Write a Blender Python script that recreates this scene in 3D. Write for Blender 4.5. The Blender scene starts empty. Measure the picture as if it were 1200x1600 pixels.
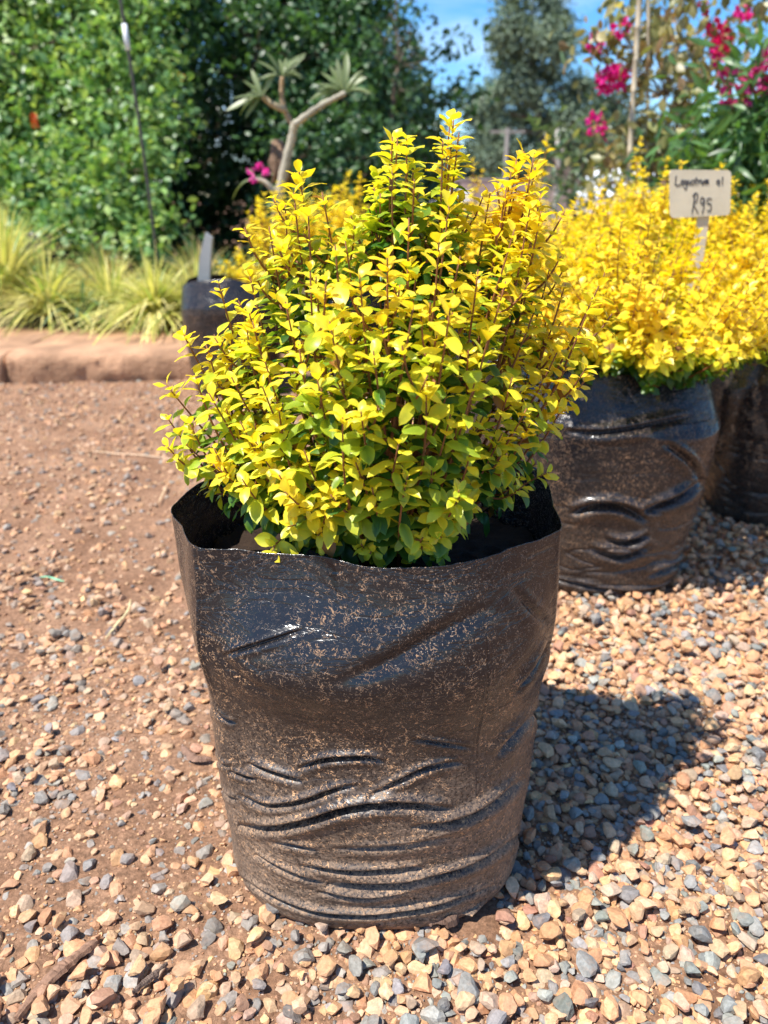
import bpy, bmesh, math, random
import numpy as np
from mathutils import Vector, Matrix
random.seed(7)
RNG = np.random.default_rng(11)
SC = bpy.context.scene
COL = SC.collection

# ------------------------------------------------------------------ camera
PITCH = math.radians(22.2); CH = 0.70; F = 1200.0
cam_d = bpy.data.cameras.new('camera'); cam = bpy.data.objects.new('camera', cam_d); COL.objects.link(cam)
cam.location = (0, 0, CH); cam.rotation_euler = (math.radians(90) - PITCH, 0, 0)
cam_d.sensor_fit = 'VERTICAL'; cam_d.sensor_height = 36; cam_d.sensor_width = 27; cam_d.lens = 36 * F / 1600
cam_d.clip_start = 0.02; cam_d.clip_end = 5000
cam_d.dof.use_dof = True; cam_d.dof.focus_distance = 0.70; cam_d.dof.aperture_fstop = 5.6
SC.camera = cam
SC.render.resolution_x = 768; SC.render.resolution_y = 1024
SC.view_settings.view_transform = 'Standard'; SC.view_settings.look = 'None'
SC.view_settings.exposure = 0.9; SC.view_settings.gamma = 1.0

# ------------------------------------------------------------------ world + sun
SUN = Vector((-0.455, -0.275, 1.0)).normalized()
elev = math.asin(SUN.z); az = math.atan2(SUN.x, SUN.y)
w = bpy.data.worlds.new('World'); SC.world = w; w.use_nodes = True
nt = w.node_tree; nt.nodes.clear()
def N(nt, t, **k):
    n = nt.nodes.new(t)
    for a, b in k.items(): setattr(n, a, b)
    return n
sky = N(nt, 'ShaderNodeTexSky', sky_type='NISHITA', sun_disc=False)
sky.sun_elevation = elev; sky.sun_rotation = az; sky.altitude = 1400; sky.air_density = 1.0; sky.dust_density = 0.3; sky.ozone_density = 2.0
tc = N(nt, 'ShaderNodeTexCoord'); mp = N(nt, 'ShaderNodeMapping'); mp.inputs['Scale'].default_value = (1.0, 1.0, 3.2)
nz = N(nt, 'ShaderNodeTexNoise'); nz.inputs['Scale'].default_value = 2.6; nz.inputs['Detail'].default_value = 7; nz.inputs['Roughness'].default_value = .55; nz.inputs['Distortion'].default_value = .6
rp = N(nt, 'ShaderNodeValToRGB'); rp.color_ramp.elements[0].position = .50; rp.color_ramp.elements[1].position = .78
rp.color_ramp.elements[1].color = (.85, .85, .85, 1)
hs = N(nt, 'ShaderNodeHueSaturation'); hs.inputs['Saturation'].default_value = 1.4; hs.inputs['Value'].default_value = 1.0
mx = N(nt, 'ShaderNodeMix', data_type='RGBA'); mx.inputs[7].default_value = (6.5, 7.1, 7.8, 1)
bg = N(nt, 'ShaderNodeBackground'); bg.inputs['Strength'].default_value = 0.12
wo = N(nt, 'ShaderNodeOutputWorld')
L = nt.links.new
L(tc.outputs['Generated'], mp.inputs['Vector']); L(mp.outputs[0], nz.inputs['Vector']); L(nz.outputs['Fac'], rp.inputs[0])
L(rp.outputs[0], mx.inputs[0]); L(sky.outputs[0], hs.inputs['Color']); L(hs.outputs[0], mx.inputs[6]); L(mx.outputs[2], bg.inputs['Color']); L(bg.outputs[0], wo.inputs[0])
sd = bpy.data.lights.new('sun', 'SUN'); sd.energy = 4.6; sd.angle = math.radians(.53); sd.color = (1, .955, .88)
so = bpy.data.objects.new('sun', sd); COL.objects.link(so); so.rotation_euler = SUN.to_track_quat('Z', 'Y').to_euler(); so.location = (-3, -2, 6)

# ------------------------------------------------------------------ pixel helpers (photo pixels 1200 x 1600)
cp, sp = math.cos(PITCH), math.sin(PITCH)
def at(x, y, Y):                      # point on the photo ray through (x,y) at world distance Y
    a, b = (x - 600) / F, (800 - y) / F
    dy, dz = cp + b * sp, -sp + b * cp
    t = Y / dy
    return np.array((a * t, Y, CH + dz * t))
def atz(x, y, z):                     # ... at world height z
    a, b = (x - 600) / F, (800 - y) / F
    dy, dz = cp + b * sp, -sp + b * cp
    t = (z - CH) / dz
    return np.array((a * t, dy * t, z))
def proj(P):
    x, y, z = P[:, 0], P[:, 1], P[:, 2] - CH
    d = y * cp - z * sp; u = y * sp + z * cp
    return 600 + F * x / d, 800 - F * u / d

# ------------------------------------------------------------------ numpy value noise
_T = np.random.default_rng(5).random(65536)
def _h(i, j, k): return _T[(i * 73856093 ^ j * 19349663 ^ k * 83492791) & 65535]
def vnoise(x, y, z=0.0, seed=0):
    x = np.asarray(x, float); y = np.asarray(y, float) + 0 * x; z = np.asarray(z, float) + 0 * x + seed * 17.31
    i, j, k = np.floor(x).astype(np.int64), np.floor(y).astype(np.int64), np.floor(z).astype(np.int64)
    u, v, w_ = x - i, y - j, z - k
    u, v, w_ = u*u*(3-2*u), v*v*(3-2*v), w_*w_*(3-2*w_)
    def lx(jj, kk): return _h(i, jj, kk) * (1-u) + _h(i+1, jj, kk) * u
    a = lx(j, k) * (1-v) + lx(j+1, k) * v
    b = lx(j, k+1) * (1-v) + lx(j+1, k+1) * v
    return (a * (1-w_) + b * w_) * 2 - 1
def fbm(x, y, z=0.0, o=4, seed=0):
    s, a, f = 0, 1, 1
    for q in range(o):
        s = s + a * vnoise(x*f, y*f, np.asarray(z)*f, seed + q); a *= .5; f *= 2.03
    return s

# ------------------------------------------------------------------ object helpers
def props(o, label=None, cat=None, group=None, kind=None):
    if label: o['label'] = label
    if cat: o['category'] = cat
    if group: o['group'] = group
    if kind: o['kind'] = kind
    return o
def thing(name, label, cat, loc=(0, 0, 0), rz=0, group=None):
    o = bpy.data.objects.new(name, None); COL.objects.link(o); o.empty_display_size = .05
    o.location = loc; o.rotation_euler = (0, 0, rz)
    return props(o, label, cat, group)
def mesh_obj(name, V, faces_sizes, loops, mat, parent=None, colors=None, smooth=True):
    me = bpy.data.meshes.new(name)
    V = np.ascontiguousarray(V, dtype=np.float32)
    me.vertices.add(len(V)); me.vertices.foreach_set('co', V.ravel())
    loops = np.asarray(loops, dtype=np.int32); sizes = np.asarray(faces_sizes, dtype=np.int32)
    me.loops.add(len(loops)); me.loops.foreach_set('vertex_index', loops)
    me.polygons.add(len(sizes)); st = np.concatenate(([0], np.cumsum(sizes)[:-1])).astype(np.int32)
    me.polygons.foreach_set('loop_start', st)
    me.update(calc_edges=True)
    me.polygons.foreach_set('use_smooth', np.full(len(sizes), smooth, dtype=bool))
    if colors is not None:
        ca = me.color_attributes.new('Col', 'FLOAT_COLOR', 'POINT')
        c = np.ones((len(V), 4), np.float32); c[:, :3] = colors; ca.data.foreach_set('color', c.ravel())
    me.validate()
    me.materials.append(mat)
    o = bpy.data.objects.new(name, me); COL.objects.link(o)
    if parent is not None:
        o.parent = parent
    return o
class MB:
    """collects pieces (verts, faces, colour) and links them as one mesh"""
    def __init__(s): s.V = []; s.S = []; s.Lp = []; s.C = []; s.n = 0
    def add(s, V, faces, col=(1, 1, 1)):
        V = np.asarray(V, float).reshape(-1, 3)
        s.V.append(V)
        for f in faces: s.S.append(len(f)); s.Lp.extend([i + s.n for i in f])
        c = np.asarray(col, float)
        s.C.append(np.broadcast_to(c, (len(V), 3)) if c.ndim == 1 else c); s.n += len(V)
        return s
    def tube(s, P, R, n=7, col=(1, 1, 1), cap=True):
        P = np.asarray(P, float); m = len(P)
        R = np.broadcast_to(np.asarray(R, float), (m,))
        T = np.gradient(P, axis=0); T /= np.linalg.norm(T, axis=1)[:, None] + 1e-12
        a = np.array((0, 0, 1.)) if abs(T[0][2]) < .8 else np.array((1., 0, 0))
        u = np.cross(T[0], a); u /= np.linalg.norm(u); V = []
        for i in range(m):
            u = u - T[i] * np.dot(u, T[i]); u /= np.linalg.norm(u) + 1e-12; v = np.cross(T[i], u)
            for k in range(n):
                t = 2 * math.pi * k / n; V.append(P[i] + R[i] * (math.cos(t) * u + math.sin(t) * v))
        fs = [(i*n+k, i*n+(k+1) % n, (i+1)*n+(k+1) % n, (i+1)*n+k) for i in range(m-1) for k in range(n)]
        if cap: fs += [tuple(range(n))[::-1], tuple((m-1)*n + k for k in range(n))]
        return s.add(V, fs, col)
    def box(s, c, h, M=None, col=(1, 1, 1)):
        V = np.array([(x, y, z) for x in (-1, 1) for y in (-1, 1) for z in (-1, 1)], float) * np.array(h)
        if M is not None: V = V @ np.asarray(M).T
        return s.add(V + np.array(c), [(0, 1, 3, 2), (4, 6, 7, 5), (0, 4, 5, 1), (2, 3, 7, 6), (0, 2, 6, 4), (1, 5, 7, 3)], col)
    def build(s, name, mat, parent=None, smooth=True):
        V = np.concatenate(s.V); C = np.concatenate(s.C)
        if parent is not None: V = to_local(V, parent)
        return mesh_obj(name, V, s.S, s.Lp, mat, parent, C, smooth)
def to_local(V, parent):
    M = Matrix.Translation(parent.location) @ parent.rotation_euler.to_matrix().to_4x4()
    if parent.parent is not None:
        pp = parent.parent; M = Matrix.Translation(pp.location) @ pp.rotation_euler.to_matrix().to_4x4() @ M
    A = np.array(M.inverted())
    return V @ A[:3, :3].T + A[:3, 3]
def scatter(name, tmpls, which, M, P, C, mat, parent=None, smooth=True):
    """many copies of small template meshes joined in ONE mesh. M (n,3,3) columns = local axes scaled."""
    Vs, Ss, Ls, Cs, base = [], [], [], [], 0
    for k, (tv, tf, tcol) in enumerate(tmpls):
        idx = np.nonzero(which == k)[0]
        if not len(idx): continue
        tv = np.asarray(tv, float); nv = len(tv)
        V = np.einsum('nij,vj->nvi', M[idx], tv) + P[idx][:, None, :]
        Vs.append(V.reshape(-1, 3))
        sizes = np.array([len(f) for f in tf]); flat = np.array([i for f in tf for i in f])
        Ss.append(np.tile(sizes, len(idx)))
        Ls.append((flat[None, :] + (np.arange(len(idx)) * nv)[:, None] + base).ravel())
        c = C[idx][:, None, :]
        if c.shape[-1] == 6:      # two colours blended by the template's own weight (centre / edge)
            wgt = np.asarray(tcol)[None, :, None]; c = c[..., :3] * (1 - wgt) + c[..., 3:] * wgt
        else: c = np.broadcast_to(c, (len(idx), nv, 3))
        Cs.append(c.reshape(-1, 3)); base += nv * len(idx)
    V = np.concatenate(Vs)
    if parent is not None: V = to_local(V, parent)
    return mesh_obj(name, V, np.concatenate(Ss), np.concatenate(Ls), mat, parent, np.concatenate(Cs), smooth)
def nrm(v): return v / (np.linalg.norm(v, axis=-1, keepdims=True) + 1e-12)
def frames(d, n):
    d = nrm(d); n = nrm(n - d * np.sum(n * d, -1, keepdims=True)); y = np.cross(n, d)
    return np.stack((d, y, n), -1)
def copy_tree(o, parent=None):
    c = o.copy(); COL.objects.link(c); c.parent = parent
    for ch in list(o.children): copy_tree(ch, c)
    return c

# ------------------------------------------------------------------ materials
def newmat(name):
    m = bpy.data.materials.new(name); m.use_nodes = True; t = m.node_tree; t.nodes.clear()
    return m, t
def attr_or(t, col): 
    if col is None: return N(t, 'ShaderNodeVertexColor', layer_name='Col').outputs[0]
    r = N(t, 'ShaderNodeRGB'); r.outputs[0].default_value = (*col, 1); return r.outputs[0]
def mat_basic(name, col=None, rough=.6, spec=.5, nscale=30., namp=.25, bump=.0, bscale=80., metal=0., dist=.002):
    m, t = newmat(name); l = t.links.new
    o = N(t, 'ShaderNodeOutputMaterial'); p = N(t, 'ShaderNodeBsdfPrincipled')
    p.inputs['Roughness'].default_value = rough; p.inputs['Specular IOR Level'].default_value = spec; p.inputs['Metallic'].default_value = metal
    co = N(t, 'ShaderNodeTexCoord').outputs['Object']
    n = N(t, 'ShaderNodeTexNoise'); n.inputs['Scale'].default_value = nscale; n.inputs['Detail'].default_value = 6; l(co, n.inputs['Vector'])
    mr = N(t, 'ShaderNodeMapRange'); mr.inputs['From Min'].default_value = .25; mr.inputs['From Max'].default_value = .75
    mr.inputs['To Min'].default_value = 1 - namp; mr.inputs['To Max'].default_value = 1 + namp; l(n.outputs['Fac'], mr.inputs[0])
    mu = N(t, 'ShaderNodeVectorMath', operation='SCALE'); l(attr_or(t, col), mu.inputs[0]); l(mr.outputs[0], mu.inputs['Scale'])
    l(mu.outputs[0], p.inputs['Base Color'])
    if bump:
        b = N(t, 'ShaderNodeBump'); b.inputs['Strength'].default_value = bump; b.inputs['Distance'].default_value = dist
        n2 = N(t, 'ShaderNodeTexNoise'); n2.inputs['Scale'].default_value = bscale; n2.inputs['Detail'].default_value = 8; n2.inputs['Roughness'].default_value = .65
        l(co, n2.inputs['Vector']); l(n2.outputs['Fac'], b.inputs['Height']); l(b.outputs[0], p.inputs['Normal'])
    l(p.outputs[0], o.inputs[0]); return m
def mat_leaf(name, transl=.45, rough=.35, spec=.5, tint=(1.0, 1.0, .6), nscale=60., namp=.12, coat=0.):
    m, t = newmat(name); l = t.links.new
    o = N(t, 'ShaderNodeOutputMaterial'); p = N(t, 'ShaderNodeBsdfPrincipled'); tr = N(t, 'ShaderNodeBsdfTranslucent'); mixs = N(t, 'ShaderNodeMixShader')
    p.inputs['Roughness'].default_value = rough; p.inputs['Specular IOR Level'].default_value = spec
    co = N(t, 'ShaderNodeTexCoord').outputs['Object']
    n = N(t, 'ShaderNodeTexNoise'); n.inputs['Scale'].default_value = nscale; n.inputs['Detail'].default_value = 3; l(co, n.inputs['Vector'])
    mr = N(t, 'ShaderNodeMapRange'); mr.inputs['From Min'].default_value = .3; mr.inputs['From Max'].default_value = .7
    mr.inputs['To Min'].default_value = 1 - namp; mr.inputs['To Max'].default_value = 1 + namp; l(n.outputs['Fac'], mr.inputs[0])
    a = attr_or(t, None)
    mu = N(t, 'ShaderNodeVectorMath', operation='SCALE'); l(a, mu.inputs[0]); l(mr.outputs[0], mu.inputs['Scale']); l(mu.outputs[0], p.inputs['Base Color'])
    m2 = N(t, 'ShaderNodeVectorMath', operation='MULTIPLY'); l(mu.outputs[0], m2.inputs[0]); m2.inputs[1].default_value = tint; l(m2.outputs[0], tr.inputs['Color'])
    b = N(t, 'ShaderNodeBump'); b.inputs['Strength'].default_value = .12; b.inputs['Distance'].default_value = .001
    l(n.outputs['Fac'], b.inputs['Height']); l(b.outputs[0], p.inputs['Normal'])
    mixs.inputs[0].default_value = transl; l(p.outputs[0], mixs.inputs[1]); l(tr.outputs[0], mixs.inputs[2]); l(mixs.outputs[0], o.inputs[0]); return m

M_leaf = mat_leaf('golden_leaf', .48, .38, .5, (1.2, 1.15, .5))
M_tree = mat_leaf('tree_leaf', .42, .42, .7, (1.1, 1.1, .5), 4.)
M_far = mat_leaf('far_leaf', .25, .55, .3, (1.1, 1.1, .5), .4, .2)
M_flower = mat_leaf('bract', .5, .5, .3, (1, .6, .9))
M_grass = mat_leaf('grass_blade', .35, .4, .4, (1, 1, .6), 20.)
M_stem = mat_basic('stem_bark', None, .6, .4, 200, .3, .4, 300)
M_bark = mat_basic('bark', None, .8, .3, 12, .35, .8, 30, dist=.01)

# soil / ground
def mat_soil():
    m, t = newmat('red_soil'); l = t.links.new
    o = N(t, 'ShaderNodeOutputMaterial'); p = N(t, 'ShaderNodeBsdfPrincipled'); p.inputs['Roughness'].default_value = .95; p.inputs['Specular IOR Level'].default_value = .2
    co = N(t, 'ShaderNodeTexCoord').outputs['Object']
    def noise(s, d=6, r=.6):
        n = N(t, 'ShaderNodeTexNoise'); n.inputs['Scale'].default_value = s; n.inputs['Detail'].default_value = d; n.inputs['Roughness'].default_value = r; l(co, n.inputs['Vector']); return n.outputs['Fac']
    r1 = N(t, 'ShaderNodeValToRGB'); e = r1.color_ramp.elements
    e[0].position = .3; e[0].color = (.19, .10, .058, 1); e[1].position = .72; e[1].color = (.39, .235, .148, 1)
    l(noise(7, 8, .65), r1.inputs[0])
    r2 = N(t, 'ShaderNodeValToRGB'); e = r2.color_ramp.elements; e[0].position = .38; e[0].color = (.62, .6, .58, 1); e[1].position = .66; e[1].color = (1.35, 1.32, 1.28, 1)
    l(noise(160, 5, .7), r2.inputs[0])
    mu = N(t, 'ShaderNodeVectorMath', operation='MULTIPLY'); l(r1.outputs[0], mu.inputs[0]); l(r2.outputs[0], mu.inputs[1]); l(mu.outputs[0], p.inputs['Base Color'])
    b = N(t, 'ShaderNodeBump'); b.inputs['Strength'].default_value = .9; b.inputs['Distance'].default_value = .004; l(noise(220, 6, .7), b.inputs['Height']); l(b.outputs[0], p.inputs['Normal'])
    l(p.outputs[0], o.inputs[0]); return m
M_soil = mat_soil()
def mat_stone():
    m, t = newmat('gravel_stone'); l = t.links.new
    o = N(t, 'ShaderNodeOutputMaterial'); p = N(t, 'ShaderNodeBsdfPrincipled'); p.inputs['Roughness'].default_value = .72; p.inputs['Specular IOR Level'].default_value = .35
    co = N(t, 'ShaderNodeTexCoord').outputs['Object']
    def noise(s, d=6, r=.6):
        n = N(t, 'ShaderNodeTexNoise'); n.inputs['Scale'].default_value = s; n.inputs['Detail'].default_value = d; n.inputs['Roughness'].default_value = r; l(co, n.inputs['Vector']); return n.outputs['Fac']
    r2 = N(t, 'ShaderNodeValToRGB'); e = r2.color_ramp.elements; e[0].position = .33; e[0].color = (.7, .68, .66, 1); e[1].position = .68; e[1].color = (1.15, 1.13, 1.10, 1)
    l(noise(260, 6, .65), r2.inputs[0])
    mu = N(t, 'ShaderNodeVectorMath', operation='MULTIPLY'); l(attr_or(t, None), mu.inputs[0]); l(r2.outputs[0], mu.inputs[1])
    # dry soil dust lying on the stones in patches
    r3 = N(t, 'ShaderNodeValToRGB'); e = r3.color_ramp.elements; e[0].position = .5; e[0].color = (0, 0, 0, 1); e[1].position = .7; e[1].color = (.6, .6, .6, 1)
    l(noise(38, 5, .7), r3.inputs[0])
    mx = N(t, 'ShaderNodeMix', data_type='RGBA'); l(r3.outputs[0], mx.inputs[0]); l(mu.outputs[0], mx.inputs[6]); mx.inputs[7].default_value = (.37, .225, .14, 1)
    l(mx.outputs[2], p.inputs['Base Color'])
    b = N(t, 'ShaderNodeBump'); b.inputs['Strength'].default_value = .55; b.inputs['Distance'].default_value = .0015; l(noise(300, 8, .7), b.inputs['Height']); l(b.outputs[0], p.inputs['Normal'])
    l(p.outputs[0], o.inputs[0]); return m
M_stone = mat_stone()
def mat_bag(name, dust=1.0, seed=0., film=1.0):
    """black polythene with a film of dried mud and stringy specks of potting mix"""
    m, t = newmat(name); l = t.links.new
    o = N(t, 'ShaderNodeOutputMaterial'); p = N(t, 'ShaderNodeBsdfPrincipled')
    co0 = N(t, 'ShaderNodeTexCoord').outputs['Object']
    mpp = N(t, 'ShaderNodeMapping'); mpp.inputs['Location'].default_value = (seed, seed * 1.7, 0); l(co0, mpp.inputs[0]); co = mpp.outputs[0]
    sep = N(t, 'ShaderNodeSeparateXYZ'); l(co0, sep.inputs[0])
    def noise(s, d=6, r=.6, dist=0., vec=co):
        n = N(t, 'ShaderNodeTexNoise'); n.inputs['Scale'].default_value = s; n.inputs['Detail'].default_value = d; n.inputs['Roughness'].default_value = r; n.inputs['Distortion'].default_value = dist; l(vec, n.inputs['Vector']); return n.outputs['Fac']
    def ramp(x, a, b, c0=0., c1=1.):
        r = N(t, 'ShaderNodeMapRange', interpolation_type='SMOOTHSTEP'); r.inputs['From Min'].default_value = a; r.inputs['From Max'].default_value = b
        r.inputs['To Min'].default_value = c0; r.inputs['To Max'].default_value = c1; l(x, r.inputs[0]); return r.outputs[0]
    def mth(op, a, b):
        n = N(t, 'ShaderNodeMath', operation=op)
        for i, v in enumerate((a, b)):
            if v is None: continue
            if isinstance(v, (int, float)): n.inputs[i].default_value = v
            else: l(v, n.inputs[i])
        return n.outputs[0]
    z = sep.outputs[2]
    # stringy worms: narrow contour band of a distorted noise, broken up by a second noise
    wn = noise(125, 2, .5, 1.6)
    worm = ramp(mth('ABSOLUTE', mth('SUBTRACT', wn, .5), None), .010, .022, 1, 0)
    brk = ramp(noise(150, 3, .6), .46, .54)
    patch = ramp(noise(9, 5, .65), .36, .56, .3, 1)
    hz = mth('MULTIPLY', ramp(z, .04, .16, .6, 1.), ramp(z, .29, .37, 1, .5))
    worms = mth('MULTIPLY', mth('MULTIPLY', worm, brk), mth('MULTIPLY', patch, hz))
    specks = mth('MULTIPLY', ramp(noise(520, 2, .5), .62, .68), ramp(noise(16, 4, .6), .42, .62, .1, .9))
    lowd = ramp(z, .0, .34, .62, .0)                                  # mud film, thicker near the ground
    fl = mth('MULTIPLY', mth('ADD', lowd, -.02), ramp(noise(14, 7, .7), .28, .72, .35, 1.35))
    fl = mth('MULTIPLY', fl, ramp(noise(330, 4, .75), .36, .62, .1, 1.55))
    fl = mth('MULTIPLY', fl, film)
    tot = mth('MINIMUM', mth('ADD', mth('MULTIPLY', mth('MAXIMUM', worms, specks), 1.0 * dust), fl), 1.)
    mx = N(t, 'ShaderNodeMix', data_type='RGBA'); l(tot, mx.inputs[0]); mx.inputs[6].default_value = (.012, .012, .014, 1)
    dc = N(t, 'ShaderNodeMix', data_type='RGBA'); l(mth('MINIMUM', mth('MULTIPLY', worms, 1.5), 1.), dc.inputs[0]); dc.inputs[6].default_value = (.34, .225, .145, 1); dc.inputs[7].default_value = (.60, .34, .17, 1)
    l(dc.outputs[2], mx.inputs[7]); l(mx.outputs[2], p.inputs['Base Color'])
    rr = N(t, 'ShaderNodeMapRange'); l(tot, rr.inputs[0]); rr.inputs['To Min'].default_value = .2; rr.inputs['To Max'].default_value = .85; rr.inputs['From Max'].default_value = .55
    l(rr.outputs[0], p.inputs['Roughness']); p.inputs['Specular IOR Level'].default_value = .5
    b = N(t, 'ShaderNodeBump'); b.inputs['Strength'].default_value = .45; b.inputs['Distance'].default_value = .0015
    ms = N(t, 'ShaderNodeMapping'); ms.inputs['Scale'].default_value = (1, 1, 2.6); l(co, ms.inputs[0])
    c1 = mth('ABSOLUTE', mth('SUBTRACT', noise(16, 5, .55, .8, ms.outputs[0]), .5), None)      # sharp crinkle lines
    c2 = mth('ABSOLUTE', mth('SUBTRACT', noise(42, 3, .5, .5, ms.outputs[0]), .5), None)
    crk = mth('ADD', mth('MULTIPLY', mth('MINIMUM', c1, .07), 9.), mth('MULTIPLY', mth('MINIMUM', c2, .05), 2.))
    l(mth('ADD', mth('ADD', mth('MULTIPLY', noise(26, 3, .5), .6), crk), mth('MULTIPLY', tot, .3)), b.inputs['Height']); l(b.outputs[0], p.inputs['Normal'])
    l(p.outputs[0], o.inputs[0]); return m
M_bag = mat_bag('dusty_polythene')
M_bag2 = mat_bag('dusty_polythene_far', .7, 3.1, .26)
M_bag3 = mat_bag('clean_polythene', .25, 6.3, .12)
M_potting = mat_basic('potting_mix', (.035, .022, .015), .95, .2, 60, .5, 1.0, 120, dist=.006)

# ------------------------------------------------------------------ ground sheet
def gz(x, y):
    x = np.asarray(x, float); y = np.asarray(y, float)
    near = np.exp(-np.maximum(0, y - 3) / 4)
    return (fbm(x*2.2, y*2.2, 0, 3, 1) * .006 + fbm(x*14, y*14, 0, 3, 9) * .0028) * near
xs = np.concatenate((-np.geomspace(1.0, 900, 46)[::-1], np.arange(-.98, .981, .0065), np.geomspace(1.0, 900, 46)))
ys = np.concatenate((-np.geomspace(.3, 60, 14)[::-1] , np.arange(-.2, .36, .05), np.arange(.38, 1.7, .0065), np.geomspace(1.71, 4, 90), np.geomspace(4.2, 1500, 50)))
GX, GY = np.meshgrid(xs, ys)
GZ = gz(GX, GY) + fbm(GX*55, GY*55, 0, 3, 21) * .0021 * (GY < 3)
nx, ny = len(xs), len(ys)
idx = np.arange(nx*ny).reshape(ny, nx)
q = np.stack((idx[:-1, :-1], idx[:-1, 1:], idx[1:, 1:], idx[1:, :-1]), -1).reshape(-1, 4)
g = mesh_obj('ground', np.stack((GX, GY, GZ), -1).reshape(-1, 3), np.full(len(q), 4), q.ravel(), M_soil)
props(g, 'bare red brown soil of the nursery yard', 'ground', kind='structure')

# ------------------------------------------------------------------ bags
def cat(pts, n, closed=True):
    """catmull-rom through points"""
    P = np.asarray(pts, float); m = len(P); out = []
    for i in range(m if closed else m - 1):
        p0, p1, p2, p3 = (P[(i-1) % m], P[i], P[(i+1) % m], P[(i+2) % m]) if closed else (P[max(i-1, 0)], P[i], P[i+1], P[min(i+2, m-1)])
        for k in range(n):
            t = k / n
            out.append(.5*((2*p1) + (-p0+p2)*t + (2*p0-5*p1+4*p2-p3)*t*t + (-p0+3*p1-3*p2+p3)*t**3))
    if not closed: out.append(P[-1])
    return np.array(out)
def resample(P, n, closed=True):
    Q = np.vstack((P, P[:1])) if closed else P
    s = np.concatenate(([0], np.cumsum(np.linalg.norm(np.diff(Q, axis=0), axis=1))))
    t = np.linspace(0, s[-1], n, endpoint=not closed)
    return np.stack([np.interp(t, s, Q[:, k]) for k in range(Q.shape[1])], -1)
def polydist(X, Y, pts):
    """signed distance (px) of points to a polyline and relative position along it"""
    best = np.full(X.shape, 1e9); sg = np.zeros(X.shape); tt = np.zeros(X.shape)
    P = np.asarray(pts, float); seg = np.linalg.norm(np.diff(P, axis=0), axis=1); tot = seg.sum(); acc = 0
    for i in range(len(P)-1):
        d = P[i+1]-P[i]; L2 = (d**2).sum(); u = np.clip(((X-P[i, 0])*d[0] + (Y-P[i, 1])*d[1]) / L2, 0, 1)
        ex, ey = X-(P[i, 0]+u*d[0]), Y-(P[i, 1]+u*d[1]); D = np.hypot(ex, ey); s = np.sign(d[0]*ey - d[1]*ex)
        mk = D < best; best = np.where(mk, D, best); sg = np.where(mk, s, sg); tt = np.where(mk, (acc+u*seg[i])/tot, tt); acc += seg[i]
    return best*sg, tt
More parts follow.
